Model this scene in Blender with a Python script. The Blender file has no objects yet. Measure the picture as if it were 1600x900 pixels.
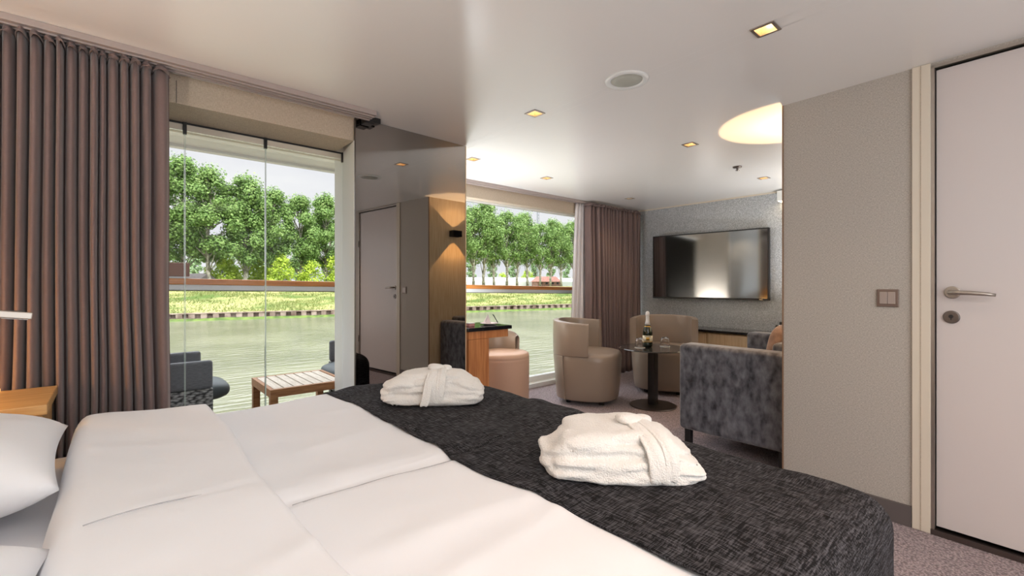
import bpy, bmesh, math, random
from mathutils import Vector, Matrix, noise
PI = math.pi
SC = bpy.context.scene
COL = SC.collection
random.seed(7)

# ------------------------------------------------------------------ camera
cam = bpy.data.cameras.new('camera'); cam_o = bpy.data.objects.new('camera', cam); COL.objects.link(cam_o)
cam.sensor_width = 36; cam.lens = 16.0; cam.shift_y = -0.0031; cam.clip_start = 0.02; cam.clip_end = 2000
cam_o.location = (0, 0, 1.10); cam_o.rotation_euler = (PI/2, 0, math.radians(-41.27))
SC.camera = cam_o

# ------------------------------------------------------------------ colour management, exposure
SC.view_settings.view_transform = 'Standard'; SC.view_settings.look = 'None'
SC.view_settings.gamma = 1; SC.view_settings.use_curve_mapping = False
SC.view_settings.exposure = 0.03
try:
    SC.cycles.use_denoising = True
    SC.cycles.max_bounces = 10; SC.cycles.diffuse_bounces = 6; SC.cycles.glossy_bounces = 5
    SC.cycles.transmission_bounces = 8; SC.cycles.transparent_max_bounces = 12
    SC.cycles.sample_clamp_indirect = 6.0
    SC.cycles.caustics_reflective = False; SC.cycles.caustics_refractive = False
except Exception: pass

# ------------------------------------------------------------------ world: bright broken cloud, brighter overhead
W = bpy.data.worlds.new('world'); SC.world = W; W.use_nodes = True
nt = W.node_tree; nt.nodes.clear()
out = nt.nodes.new('ShaderNodeOutputWorld'); bg = nt.nodes.new('ShaderNodeBackground')
tc = nt.nodes.new('ShaderNodeTexCoord'); sep = nt.nodes.new('ShaderNodeSeparateXYZ')
mp = nt.nodes.new('ShaderNodeMapping'); mp.inputs['Scale'].default_value = (1, 1, 3.5)
nz = nt.nodes.new('ShaderNodeTexNoise'); nz.inputs['Scale'].default_value = 2.6; nz.inputs['Detail'].default_value = 6
cr = nt.nodes.new('ShaderNodeValToRGB')
cr.color_ramp.elements[0].position = 0.36; cr.color_ramp.elements[0].color = (0.80, 0.80, 0.87, 1)
cr.color_ramp.elements[1].position = 0.62; cr.color_ramp.elements[1].color = (0.97, 0.96, 0.97, 1)
mr = nt.nodes.new('ShaderNodeMapRange'); mr.inputs['From Min'].default_value = 0.30; mr.inputs['From Max'].default_value = 0.5
mr.inputs['To Min'].default_value = 1.0; mr.inputs['To Max'].default_value = 5.5
nt.links.new(tc.outputs['Generated'], mp.inputs['Vector']); nt.links.new(mp.outputs[0], nz.inputs['Vector'])
nt.links.new(nz.outputs['Fac'], cr.inputs[0]); nt.links.new(cr.outputs[0], bg.inputs['Color'])
nt.links.new(tc.outputs['Generated'], sep.inputs[0]); nt.links.new(sep.outputs['Z'], mr.inputs['Value'])
nt.links.new(mr.outputs[0], bg.inputs['Strength']); nt.links.new(bg.outputs[0], out.inputs[0])

def light(kind, name, loc, energy, color, rot=(0, 0, 0), **kw):
    l = bpy.data.lights.new(name, kind); l.energy = energy; l.color = color
    for k, v in kw.items(): setattr(l, k, v)
    o = bpy.data.objects.new(name, l); o.location = loc; o.rotation_euler = rot; COL.objects.link(o)
    return o
# sun from the ship's side, high
light('SUN', 'sun', (0, -20, 30), 2.3, (1.0, 0.95, 0.86), rot=(math.radians(38), math.radians(-12), 0), angle=0.03)
WARM = (1.0, 0.72, 0.45)
# daylight portals in the window openings, and added fill lights, their sources unseen
def portal(name, x, y, z, w, h):
    o = light('AREA', name, (x, y, z), 0, (1, 1, 1), rot=(PI/2, 0, 0), shape='RECTANGLE', size=w, size_y=h); o.data.cycles.is_portal = True
portal('portal_bedroom', .35, 3.0, 1.0, 1.55, 1.9); portal('portal_living', 3.65, 3.68, 1.0, 3.1, 1.9)
light('AREA', 'ceiling_panel_lamp', (.25, -.85, 2.055), 22, (1.0, .93, .86), shape='RECTANGLE', size=1.7, size_y=.9)  # added fill over the bed, behind the camera
light('AREA', 'rear_window_daylight', (.75, -1.44, 1.12), 33, (.92, .96, 1.0), rot=(PI/2, 0, 0), shape='RECTANGLE', size=2.6, size_y=1.5)  # added frontal fill in front of the solid back wall
light('AREA', 'floor_lamp_light', (2.27, 3.34, .645), 30, (.96, .98, 1.0), rot=(PI, 0, 0), shape='DISK', size=.22)  # added upward fill for the living room ceiling, hidden by the partition
light('AREA', 'corner_uplighter_light', (4.68, 1.12, .86), 15, (.97, .98, 1.0), rot=(PI, 0, 0), shape='DISK', size=.22)  # added upward fill for far ceiling and end wall, hidden by the corner
light('AREA', 'headboard_uplight', (-.76, 1.18, 1.315), 13, (1.0, .96, .90), rot=(PI, 0, 0), shape='DISK', size=.16)  # added upward fill for the bedroom ceiling, out of view

# ------------------------------------------------------------------ helpers
def srgb(r, g, b):
    def f(c):
        c /= 255.0
        return c/12.92 if c <= 0.04045 else ((c+0.055)/1.055)**2.4
    return (f(r), f(g), f(b), 1)

def pmat(name, col, rough=0.6, metal=0.0, spec=0.5, **kw):
    m = bpy.data.materials.new(name); m.use_nodes = True
    b = m.node_tree.nodes['Principled BSDF']
    b.inputs['Base Color'].default_value = col; b.inputs['Roughness'].default_value = rough
    b.inputs['Metallic'].default_value = metal; b.inputs['Specular IOR Level'].default_value = spec
    for k, v in kw.items(): b.inputs[k.replace('_', ' ')].default_value = v
    return m

def tex(m, kind='noise', scale=20, c1=None, c2=None, bump=0.0, dist=0.01, vec=(1, 1, 1), lo=0.35, hi=0.65, detail=3, coord='Object', rot=(0, 0, 0), distortion=0.0, link_col=True):
    nt = m.node_tree; N = nt.nodes; L = nt.links; b = N['Principled BSDF']
    t = N.new('ShaderNodeTexCoord'); mp = N.new('ShaderNodeMapping'); mp.inputs['Scale'].default_value = vec; mp.inputs['Rotation'].default_value = rot
    L.new(t.outputs[coord], mp.inputs['Vector'])
    if kind == 'noise':
        x = N.new('ShaderNodeTexNoise'); x.inputs['Detail'].default_value = detail; x.inputs['Distortion'].default_value = distortion; o = x.outputs['Fac']
    elif kind == 'voronoi':
        x = N.new('ShaderNodeTexVoronoi'); o = x.outputs['Distance']
    elif kind == 'wave':
        x = N.new('ShaderNodeTexWave'); x.inputs['Distortion'].default_value = distortion; x.inputs['Detail'].default_value = detail; o = x.outputs['Fac']
    elif kind == 'magic':
        x = N.new('ShaderNodeTexMagic'); o = x.outputs['Fac']
    x.inputs['Scale'].default_value = scale
    L.new(mp.outputs[0], x.inputs['Vector'])
    if c1 is not None and link_col:
        r = N.new('ShaderNodeValToRGB'); r.color_ramp.elements[0].position = lo; r.color_ramp.elements[1].position = hi
        r.color_ramp.elements[0].color = c1; r.color_ramp.elements[1].color = c2
        L.new(o, r.inputs[0]); L.new(r.outputs[0], b.inputs['Base Color'])
    if bump:
        bp = N.new('ShaderNodeBump'); bp.inputs['Strength'].default_value = bump; bp.inputs['Distance'].default_value = dist
        L.new(o, bp.inputs['Height'])
        prev = b.inputs['Normal'].links
        if prev: L.new(prev[0].from_socket, bp.inputs['Normal'])
        L.new(bp.outputs[0], b.inputs['Normal'])
    return m

def weave(m, scale=300, c1=None, c2=None, bump=0.3, dist=0.002, contrast=(0.3, 0.7), var=8.0, axes=None):
    """woven cloth: two stretched noises multiplied, horizontal and vertical threads"""
    nt = m.node_tree; N = nt.nodes; L = nt.links; b = N['Principled BSDF']
    t = N.new('ShaderNodeTexCoord'); outs = []
    for v in ((1, var, var), (var, 1, var), (var, var, 1)):
        mp = N.new('ShaderNodeMapping'); mp.inputs['Scale'].default_value = v
        x = N.new('ShaderNodeTexNoise'); x.inputs['Scale'].default_value = scale/var; x.inputs['Detail'].default_value = 2
        L.new(t.outputs['Object'], mp.inputs[0]); L.new(mp.outputs[0], x.inputs['Vector']); outs.append(x.outputs['Fac'])
    a = N.new('ShaderNodeMath'); a.operation = 'ADD'; L.new(outs[0], a.inputs[0]); L.new(outs[1], a.inputs[1])
    a2 = N.new('ShaderNodeMath'); a2.operation = 'ADD'; L.new(a.outputs[0], a2.inputs[0])
    if axes:
        L.new(outs[axes[0]], a.inputs[0]); L.new(outs[axes[1]], a.inputs[1]); a2.inputs[1].default_value = 0
    else: L.new(outs[2], a2.inputs[1])
    d = N.new('ShaderNodeMath'); d.operation = 'DIVIDE'; L.new(a2.outputs[0], d.inputs[0]); d.inputs[1].default_value = 2 if axes else 3
    if c1 is not None:
        r = N.new('ShaderNodeValToRGB'); r.color_ramp.elements[0].position, r.color_ramp.elements[1].position = contrast
        r.color_ramp.elements[0].color = c1; r.color_ramp.elements[1].color = c2
        L.new(d.outputs[0], r.inputs[0]); L.new(r.outputs[0], b.inputs['Base Color'])
    if bump:
        bp = N.new('ShaderNodeBump'); bp.inputs['Strength'].default_value = bump; bp.inputs['Distance'].default_value = dist
        L.new(d.outputs[0], bp.inputs['Height']); L.new(bp.outputs[0], b.inputs['Normal'])
    return m

def glassmat(name, tint=(1, 1, 1, 1), refl=0.06):
    """thin clear sheet: mostly transparent with a faint mirror reflection"""
    m = bpy.data.materials.new(name); m.use_nodes = True; nt = m.node_tree; N = nt.nodes; N.clear(); L = nt.links
    o = N.new('ShaderNodeOutputMaterial'); mx = N.new('ShaderNodeMixShader'); t = N.new('ShaderNodeBsdfTransparent'); g = N.new('ShaderNodeBsdfGlossy')
    t.inputs[0].default_value = tint; g.inputs['Roughness'].default_value = 0.02
    f = N.new('ShaderNodeFresnel'); f.inputs[0].default_value = 1.0 + refl*6
    L.new(f.outputs[0], mx.inputs[0]); L.new(t.outputs[0], mx.inputs[1]); L.new(g.outputs[0], mx.inputs[2]); L.new(mx.outputs[0], o.inputs[0])
    return m

def emis(name, col, s):
    m = bpy.data.materials.new(name); m.use_nodes = True; b = m.node_tree.nodes['Principled BSDF']
    b.inputs['Base Color'].default_value = col; b.inputs['Emission Color'].default_value = col; b.inputs['Emission Strength'].default_value = s
    return m

def mesh_obj(name, verts, faces, mat, parent=None, smooth=False, loc=None, rot=None):
    me = bpy.data.meshes.new(name); me.from_pydata([tuple(v) for v in verts], [], faces); me.update()
    if smooth:
        for p in me.polygons: p.use_smooth = True
    if mat: me.materials.append(mat)
    o = bpy.data.objects.new(name, me); COL.objects.link(o)
    if parent: o.parent = parent
    if loc: o.location = loc
    if rot: o.rotation_euler = rot
    return o

def bev(o, w=0.004, seg=2, angle=40):
    m = o.modifiers.new('bevel', 'BEVEL'); m.width = w; m.segments = seg; m.limit_method = 'ANGLE'; m.angle_limit = math.radians(angle)
    return o
def solid(o, t=0.004, off=0):
    m = o.modifiers.new('solid', 'SOLIDIFY'); m.thickness = t; m.offset = off; return o
def subs(o, n=1):
    m = o.modifiers.new('sub', 'SUBSURF'); m.levels = n; m.render_levels = n; return o

class MB:
    """collects shapes for one mesh"""
    def __init__(s): s.v = []; s.f = []
    def add(s, vs, fs):
        k = len(s.v); s.v += [tuple(v) for v in vs]; s.f += [tuple(i+k for i in f) for f in fs]; return s
    def box(s, x0, x1, y0, y1, z0, z1):
        return s.add([(x0,y0,z0),(x1,y0,z0),(x1,y1,z0),(x0,y1,z0),(x0,y0,z1),(x1,y0,z1),(x1,y1,z1),(x0,y1,z1)],
                     [(0,3,2,1),(4,5,6,7),(0,1,5,4),(1,2,6,5),(2,3,7,6),(3,0,4,7)])
    def prism(s, poly, z0, z1):
        n = len(poly)
        return s.add([(x,y,z0) for x,y in poly]+[(x,y,z1) for x,y in poly],
                     [tuple(reversed(range(n))), tuple(range(n, 2*n))]+[(i,(i+1)%n,n+(i+1)%n,n+i) for i in range(n)])
    def lathe(s, prof, seg=32, cx=0, cy=0, cap=True):
        vs = []; fs = []; n = len(prof)
        for k in range(seg):
            a = 2*PI*k/seg
            for r, z in prof: vs.append((cx+r*math.cos(a), cy+r*math.sin(a), z))
        for k in range(seg):
            k2 = (k+1) % seg
            for i in range(n-1): fs.append((k*n+i, k2*n+i, k2*n+i+1, k*n+i+1))
        if cap:
            if prof[0][0] > 1e-5: fs.append(tuple(k*n for k in reversed(range(seg))))
            if prof[-1][0] > 1e-5: fs.append(tuple(k*n+n-1 for k in range(seg)))
        return s.add(vs, fs)
    def tube(s, pts, r, seg=10, cap=True):
        pts = [Vector(p) for p in pts]; n = len(pts)
        rs = r if isinstance(r, (list, tuple)) else [r]*n
        vs = []; fs = []; up = None
        for i, p in enumerate(pts):
            d = (pts[min(i+1, n-1)]-pts[max(i-1, 0)]).normalized()
            if up is None: up = Vector((0, 0, 1)) if abs(d.z) < 0.9 else Vector((1, 0, 0))
            a = d.cross(up).normalized(); up = a.cross(d).normalized()
            for k in range(seg):
                t = 2*PI*k/seg; vs.append(p+a*math.cos(t)*rs[i]+up*math.sin(t)*rs[i])
        for i in range(n-1):
            for k in range(seg):
                k2 = (k+1) % seg; fs.append((i*seg+k, i*seg+k2, (i+1)*seg+k2, (i+1)*seg+k))
        if cap: fs.append(tuple(reversed(range(seg)))); fs.append(tuple((n-1)*seg+k for k in range(seg)))
        return s.add(vs, fs)
    def blob(s, c, size, rot=0.0, e=0.6, tilt=0.0, nu=28, nv=16):
        """superellipsoid"""
        def pw(x, p): return math.copysign(abs(x)**p, x)
        vs = []; fs = []
        for j in range(nv+1):
            ph = -PI/2+PI*j/nv
            for i in range(nu):
                th = 2*PI*i/nu
                x = size[0]/2*pw(math.cos(ph), e)*pw(math.cos(th), e); y = size[1]/2*pw(math.cos(ph), e)*pw(math.sin(th), e); z = size[2]/2*pw(math.sin(ph), max(e, .7))
                v = Matrix.Rotation(rot, 3, 'Z') @ (Matrix.Rotation(tilt, 3, 'Y') @ Vector((x, y, z)))
                vs.append(v+Vector(c))
        for j in range(nv):
            for i in range(nu):
                i2 = (i+1) % nu; fs.append((j*nu+i, j*nu+i2, (j+1)*nu+i2, (j+1)*nu+i))
        return s.add(vs, fs)
    def build(s, name, mat, parent=None, smooth=False, bevel=0, **kw):
        o = mesh_obj(name, s.v, s.f, mat, parent, smooth, **kw)
        if bevel: bev(o, bevel)
        return o

def tag(o, label, cat, group=None, kind=None):
    o['label'] = label; o['category'] = cat
    if group: o['group'] = group
    if kind: o['kind'] = kind
    return o
def thing(name, label, cat, loc=(0, 0, 0), rz=0.0, group=None):
    o = bpy.data.objects.new(name, None); COL.objects.link(o); o.empty_display_size = .1
    o.location = loc; o.rotation_euler = (0, 0, rz); return tag(o, label, cat, group)
def struct(o): o['kind'] = 'structure'; return o
def B(name, x0, x1, y0, y1, z0, z1, mat, parent=None, bevel=0.0):
    return MB().box(x0, x1, y0, y1, z0, z1).build(name, mat, parent, bevel=bevel)
def S(name, *a, **k): return struct(B(name, *a, **k))
def copy_tree(o, parent=None):
    c = o.copy(); COL.objects.link(c)
    if parent: c.parent = parent
    for ch in list(o.children): copy_tree(ch, c)
    return c
def fbm(x, y, z=0.0, o=3): return noise.fractal(Vector((x, y, z)), 1.0, 2.0, o)

# ------------------------------------------------------------------ materials
M = {}
M['ceiling'] = tex(pmat('ceiling_paint', (.88, .87, .85, 1), .26, spec=.9), 'noise', 6, bump=.05, dist=.01)
M['carpet'] = tex(tex(pmat('mauve_carpet', srgb(150, 136, 138), .85, spec=.35, Sheen_Weight=.25), 'voronoi', 130, srgb(182, 164, 168), srgb(104, 90, 95), bump=.9, dist=.006, lo=.1, hi=.75), 'noise', 40, bump=.3, dist=.004)
M['wallpaper'] = weave(pmat('woven_wallpaper', srgb(176, 168, 158), .7, spec=.3), 640, srgb(168, 162, 154), srgb(200, 194, 186), bump=.6, dist=.0015, contrast=(.42, .6), var=5, axes=(0, 2))
M['tvpaper'] = tex(pmat('silver_wallpaper', srgb(120, 125, 128), .45, metal=.2), 'noise', 150, srgb(158, 163, 167), srgb(204, 208, 212), bump=.5, dist=.002, detail=2, lo=.4, hi=.62)
M['baseboard'] = pmat('grey_skirting', srgb(100, 93, 92), .5)
M['linen'] = weave(pmat('beige_blind_fabric', srgb(190, 175, 158), .85, spec=.2), 500, srgb(176, 162, 144), srgb(205, 191, 172), bump=.2, dist=.001, contrast=(.4, .6))
M['cream'] = pmat('cream_lacquer', srgb(222, 212, 196), .4)
M['door'] = pmat('door_white', srgb(216, 208, 206), .38)
M['white'] = pmat('white_paint', srgb(232, 234, 232), .45)
M['steel'] = tex(pmat('brushed_steel', srgb(182, 174, 166), .42, metal=1), 'noise', 60, bump=.03, vec=(1, 1, 20))
M['darksteel'] = pmat('dark_steel', srgb(120, 112, 108), .35, metal=1)
M['chrome'] = pmat('chrome', (.82, .82, .84, 1), .08, metal=1)
M['black'] = pmat('black_plastic', (.012, .012, .013, 1), .35)
M['blackgloss'] = pmat('black_gloss', (.01, .01, .012, 1), .06, spec=.6)
M['rail'] = pmat('curtain_track', srgb(168, 156, 152), .4)
M['curtain'] = weave(pmat('taupe_curtain', srgb(128, 110, 106), .7, spec=.25, Sheen_Weight=.25, Sheen_Roughness=.5), 700, srgb(112, 94, 92), srgb(130, 111, 108), bump=.1, dist=.001)
M['sheer'] = pmat('white_lining', srgb(228, 224, 226), .7, Transmission_Weight=.0)
M['mirror'] = pmat('smoked_mirror', (.33, .315, .30, 1), .012, metal=1)
M['oak'] = tex(pmat('light_oak', srgb(214, 190, 155), .5), 'noise', 9, srgb(204, 178, 140), srgb(226, 204, 172), bump=.03, vec=(9, 9, .5), lo=.3, hi=.7, detail=6)
M['nightoak'] = tex(pmat('oak_bedside', srgb(205, 165, 110), .45), 'noise', 9, srgb(186, 142, 88), srgb(212, 172, 116), bump=.03, vec=(.6, 9, 9), lo=.3, hi=.7, detail=6)
M['cherry'] = tex(pmat('cherry_wood', srgb(190, 125, 75), .4), 'noise', 9, srgb(172, 108, 64), srgb(206, 143, 92), bump=.02, vec=(9, 9, .5), lo=.3, hi=.7, detail=6)
M['teak'] = tex(pmat('teak_slats', srgb(160, 110, 70), .6), 'noise', 12, srgb(140, 92, 56), srgb(178, 128, 84), bump=.05, vec=(1, 9, 9), lo=.3, hi=.7, detail=5)
M['teaktop'] = tex(pmat('weathered_teak', srgb(205, 195, 182), .55), 'noise', 12, srgb(188, 176, 160), srgb(218, 208, 196), bump=.05, vec=(9, 1, 9), lo=.3, hi=.7, detail=5)
M['handrail'] = tex(pmat('varnished_rail', srgb(190, 112, 50), .3), 'noise', 5, srgb(186, 106, 46), srgb(222, 150, 82), vec=(.6, 9, 9), lo=.3, hi=.7, detail=5)
M['railwhite'] = pmat('rail_white', srgb(222, 225, 232), .4)
M['leather'] = tex(pmat('taupe_leather', srgb(146, 131, 118), .30, spec=.5), 'noise', 90, bump=.12, dist=.002)
M['leatherpink'] = tex(pmat('beige_leather', srgb(205, 172, 150), .45, spec=.4), 'noise', 90, bump=.12, dist=.002)  # taupe leather with its warm orange lighting put into the colour
M['velvet'] = tex(pmat('grey_velvet', srgb(100, 96, 100), .75, spec=.25, Sheen_Weight=.6, Sheen_Roughness=.35), 'noise', 20, srgb(50, 50, 56), srgb(122, 124, 132), bump=.2, dist=.002, vec=(1, 1.3, .8), lo=.28, hi=.74, detail=15, distortion=.15)
M['velvetbrown'] = tex(pmat('brown_cushion', srgb(130, 105, 92), .8, Sheen_Weight=.4), 'noise', 12, srgb(104, 82, 72), srgb(150, 124, 110), detail=5)
M['bedlinen'] = tex(pmat('white_bed_linen', (.84, .85, .885, 1), .75, spec=.25, Sheen_Weight=.1), 'wave', 110, bump=.06, dist=.001, vec=(0, 1, 0), detail=0)
M['sheet'] = tex(pmat('white_sheet', (.80, .81, .85, 1), .8, spec=.2), 'noise', 15, bump=.06, dist=.004)
M['seam'] = pmat('grey_seam_thread', (.42, .42, .44, 1), .8)
M['terry'] = tex(tex(pmat('terry_cloth', (.82, .80, .77, 1), .95, spec=.1, Sheen_Weight=.35, Sheen_Roughness=.6), 'noise', 260, bump=.9, dist=.004, detail=2), 'noise', 18, bump=.5, dist=.012, detail=4)
M['runner'] = weave(pmat('charcoal_runner', srgb(52, 50, 53), .85, spec=.2), 330, srgb(13, 12, 14), srgb(86, 85, 90), bump=.6, dist=.003, contrast=(.45, .66), var=14, axes=(0, 1))
M['bedbase'] = pmat('bed_base', srgb(70, 62, 60), .8)
M['glass'] = glassmat('window_glass', (.97, .98, .975, 1), .02)
M['smokeglass'] = pmat('smoked_glass', (.03, .028, .027, 1), .04, spec=.8)
M['clearglass'] = pmat('drinking_glass', (1, 1, 1, 1), .02, Transmission_Weight=1.0, IOR=1.3)
M['bottleglass'] = pmat('green_bottle_glass', (.01, .018, .01, 1), .05, spec=.8)
M['foil'] = pmat('white_foil', srgb(225, 222, 220), .35)
M['label'] = pmat('cream_label', srgb(226, 216, 190), .6)
M['gold'] = pmat('gold_print', srgb(190, 150, 70), .35, metal=.7)
M['wicker'] = tex(tex(pmat('grey_wicker', srgb(110, 112, 116), .6), 'voronoi', 42, srgb(176, 178, 182), srgb(48, 50, 54), bump=.6, dist=.003, vec=(1, 1, 2.0), lo=.25, hi=.75), 'noise', 30)
M['slate'] = tex(pmat('slate_weave', srgb(84, 86, 92), .6), 'noise', 40, srgb(96, 99, 107), srgb(120, 123, 131), bump=.2, dist=.002, vec=(1, 1, 8))
M['cushdark'] = pmat('dark_cushion', srgb(66, 76, 82), .55)
M['bark'] = tex(pmat('pale_bark', srgb(150, 146, 132), .9), 'noise', 2.5, srgb(96, 92, 80), srgb(178, 174, 160), bump=.4, dist=.05, detail=5)
def leafmat(name, c1, c2, c3):
    m = pmat(name, c2, .6, spec=.2); nt = m.node_tree; N = nt.nodes; L = nt.links; b = N['Principled BSDF']
    t = N.new('ShaderNodeTexCoord'); x = N.new('ShaderNodeTexNoise'); x.inputs['Scale'].default_value = .9; x.inputs['Detail'].default_value = 10; x.inputs['Roughness'].default_value = .9
    r = N.new('ShaderNodeValToRGB'); e = r.color_ramp.elements; e[0].position = .38; e[0].color = c1; e[1].position = .64; e[1].color = c3; k = e.new(.5); k.color = c2
    L.new(t.outputs['Object'], x.inputs['Vector']); L.new(x.outputs['Fac'], r.inputs[0]); L.new(r.outputs[0], b.inputs['Base Color'])
    tr = N.new('ShaderNodeBsdfTranslucent'); L.new(r.outputs[0], tr.inputs[0]); mx = N.new('ShaderNodeMixShader'); mx.inputs[0].default_value = .2
    o = N['Material Output']; L.new(b.outputs[0], mx.inputs[1]); L.new(tr.outputs[0], mx.inputs[2]); L.new(mx.outputs[0], o.inputs[0])
    return m
M['leaf'] = leafmat('tree_leaves', srgb(62, 94, 46), srgb(118, 150, 80), srgb(186, 208, 138))
M['leafyellow'] = leafmat('bush_leaves', srgb(130, 158, 52), srgb(172, 196, 70), srgb(206, 220, 100))
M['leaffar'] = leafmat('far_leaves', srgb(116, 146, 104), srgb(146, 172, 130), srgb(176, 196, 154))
M['grass'] = tex(tex(pmat('meadow_grass', srgb(150, 160, 80), .9, spec=.1), 'noise', .5, srgb(84, 106, 52), srgb(156, 154, 102), bump=.8, dist=.4, vec=(.35, 1, 1), detail=10, lo=.38, hi=.6), 'noise', 6, bump=.5, dist=.1)
M['grassblade'] = leafmat('tall_grass', srgb(84, 108, 52), srgb(128, 138, 76), srgb(172, 168, 116))
M['moss'] = tex(pmat('moss', srgb(110, 140, 50), .9), 'noise', 2, srgb(62, 84, 30), srgb(104, 124, 54))
M['piling'] = tex(pmat('rusty_piling', srgb(140, 120, 108), .8), 'noise', 1.2, srgb(104, 82, 70), srgb(176, 158, 146), detail=5)
def watermat():
    m = pmat('river_water', srgb(120, 119, 102), .17, spec=.5)
    tex(m, 'noise', 2.4, bump=.6, dist=.14, vec=(.35, 1.3, 1), detail=6, rot=(0, 0, .22))
    tex(m, 'noise', .16, srgb(98, 98, 82), srgb(122, 121, 103), bump=0, detail=2)
    return m
M['water'] = watermat()
M['roof'] = tex(pmat('red_tiles', srgb(176, 120, 104), .8), 'noise', 2, srgb(158, 102, 88), srgb(190, 138, 122))
M['brick'] = tex(pmat('brick', srgb(140, 104, 90), .8), 'noise', 3, srgb(120, 88, 76), srgb(156, 120, 106))
M['greenhouse'] = pmat('greenhouse_panels', srgb(226, 232, 236), .3)
M['mastgrey'] = pmat('mast_grey', srgb(128, 132, 140), .6)
M['deck'] = pmat('teak_deck', srgb(150, 120, 90), .7)
M['bulb'] = emis('halogen_bulb', (1, .78, .5, 1), 9)
M['reflector'] = pmat('gold_reflector', (1.0, .76, .48, 1), .35, metal=.5)
M['led'] = emis('led_strip', (1, .55, .18, 1), 8)
M['grille'] = tex(pmat('speaker_grille', srgb(176, 178, 168), .6), 'voronoi', 300, bump=.3, dist=.001)
M['lampbrown'] = pmat('brown_lampshade', srgb(150, 115, 105), .7)  # colour of the reflected lamp

# ------------------------------------------------------------------ room shell
CH = 2.08           # ceiling height
XB, YB = -0.86, -1.5  # headboard wall, wall behind the camera
YG = 2.92           # bedroom glass
YL = 3.60           # living room glass
struct(MB().prism([(XB, YB), (2.9, YB), (2.9, .76), (5.3, .76), (5.3, YL+.04), (2.10, YL+.04), (2.10, 3.0), (1.1, 3.0), (1.1, YG+.04), (XB, YG+.04)], -.12, 0).build('floor', M['carpet']))
# ceiling with square cut-outs for the downlights
DL = [(1.881, .670), (1.813, 1.868), (3.027, 1.567), (2.111, 2.866), (2.991, 2.927), (4.409, 2.998), (4.486, 1.615)]
HID = [(0.85, -.22), (1.88, -.75)]
HS = .033
holes = DL+HID
xs = sorted(set([XB-.1, 5.4]+[round(x+d, 4) for x, y in holes for d in (-HS, HS)]))
ys = sorted(set([YB-.1, 3.7]+[round(y+d, 4) for x, y in holes for d in (-HS, HS)]))
mb = MB()
for i in range(len(xs)-1):
    for j in range(len(ys)-1):
        cx, cy = (xs[i]+xs[i+1])/2, (ys[j]+ys[j+1])/2
        if any(abs(cx-x) < HS and abs(cy-y) < HS for x, y in holes): continue
        if xs[i+1]-xs[i] < 1e-3 or ys[j+1]-ys[j] < 1e-3: continue
        mb.add([(xs[i], ys[j], CH), (xs[i], ys[j+1], CH), (xs[i+1], ys[j+1], CH), (xs[i+1], ys[j], CH)], [(0, 1, 2, 3)])
struct(mb.build('ceiling', M['ceiling']))
S('roof', XB-.3, 5.6, YB-.3, 4.0, 2.24, 2.36, M['white'])
# right wall (slightly out of square), local frame: s along the wall towards the door, n into the room
WO = Vector((2.757, .89, 0)); WD = Vector((-.0538, -.99855, 0)); WN = Vector((-.99855, .0538, 0))
WA = math.atan2(WD.y, WD.x)     # local +x = along wall, local -y... room side is local -y
def wallframe(o): o.location = WO; o.rotation_euler = (0, 0, WA); return o
# in this frame +x runs along the wall and +y points into the wall's back (away from room) -> room side is y<0
sgn = -1 if (Matrix.Rotation(WA, 3, 'Z') @ Vector((0, 1, 0))).dot(WN) < 0 else 1   # direction of the room along local y
def wb(s0, s1, n0, n1, z0, z1):
    a, b = sgn*-n0, sgn*-n1
    a, b = -a, -b
    if sgn < 0: a, b = -n0, -n1
    else: a, b = n0, n1
    return (s0, s1, min(a, b), max(a, b), z0, z1)
def WB(name, s0, s1, n0, n1, z0, z1, mat, parent=None, bevel=0):
    o = B(name, *wb(s0, s1, n0, n1, z0, z1), mat, parent, bevel)
    if parent is None: wallframe(o)
    return o
DS0, DS1, DT = .612, 1.47, 2.055
w = MB().box(*wb(0.0, .60, -.10, 0, 0, CH)).box(*wb(1.49, 2.30, -.10, 0, 0, CH)).box(*wb(.60, 1.49, -.10, 0, 2.068, CH)).build('wall_right', M['wallpaper']); struct(wallframe(w))
struct(WB('baseboard_right', 0.004, .535, 0.0005, .012, 0.001, .095, M['baseboard']))
struct(WB('trim_1', -.007, 0.0, -.007, .004, 0.001, CH-.001, pmat('edge_wood', srgb(140, 112, 90), .5)))            # wooden corner edge
struct(WB('trim_2', .537, .600, 0.0005, .012, 0.001, 2.079, M['cream'], bevel=.002))         # cream door lining
struct(WB('trim_3', .566, .569, .0125, .0135, 0.002, 2.078, M['linen']))
d = WB('door_1', DS0+.003, DS1-.002, -.055, -.012, .035, DT-.008, M['door'], bevel=.002); struct(d)
d.name = 'door_1'
def wchild(name, mb, mat, smooth=False, bevel=0):
    o = mb.build(name, mat, d, smooth=smooth, bevel=bevel); return o
mb = MB().box(*wb(.600, DS0, -.03, .006, .0, DT+.012)).box(*wb(DS1, 1.49, -.03, .006, .0, DT+.012)).box(*wb(.600, 1.49, -.03, .006, DT, DT+.012))
wchild('door_frame', mb, M['steel'])
wchild('door_threshold', MB().box(*wb(.600, 1.49, -.06, .012, 0.001, .024)), M['darksteel'])
wchild('door_seal', MB().box(*wb(.600, 1.49, -.08, -.056, .001, 2.067)), M['black'])  # black panel added behind the door to stop light leaking through gaps
def yw(n): return n*sgn
def disc_on_wall(mb, s, z, r, n0, n1, ax=1.0, seg=28):
    vs = []; fs = []
    for n in (n0, n1):
        for k in range(seg):
            a = 2*PI*k/seg; vs.append((s+r*math.cos(a)*ax, yw(n), z+r*math.sin(a)))
    fs = [(k, (k+1) % seg, seg+(k+1) % seg, seg+k) for k in range(seg)]+[tuple(range(seg)), tuple(range(seg, 2*seg))]
    return mb.add(vs, fs)
n0 = -.0118
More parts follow.
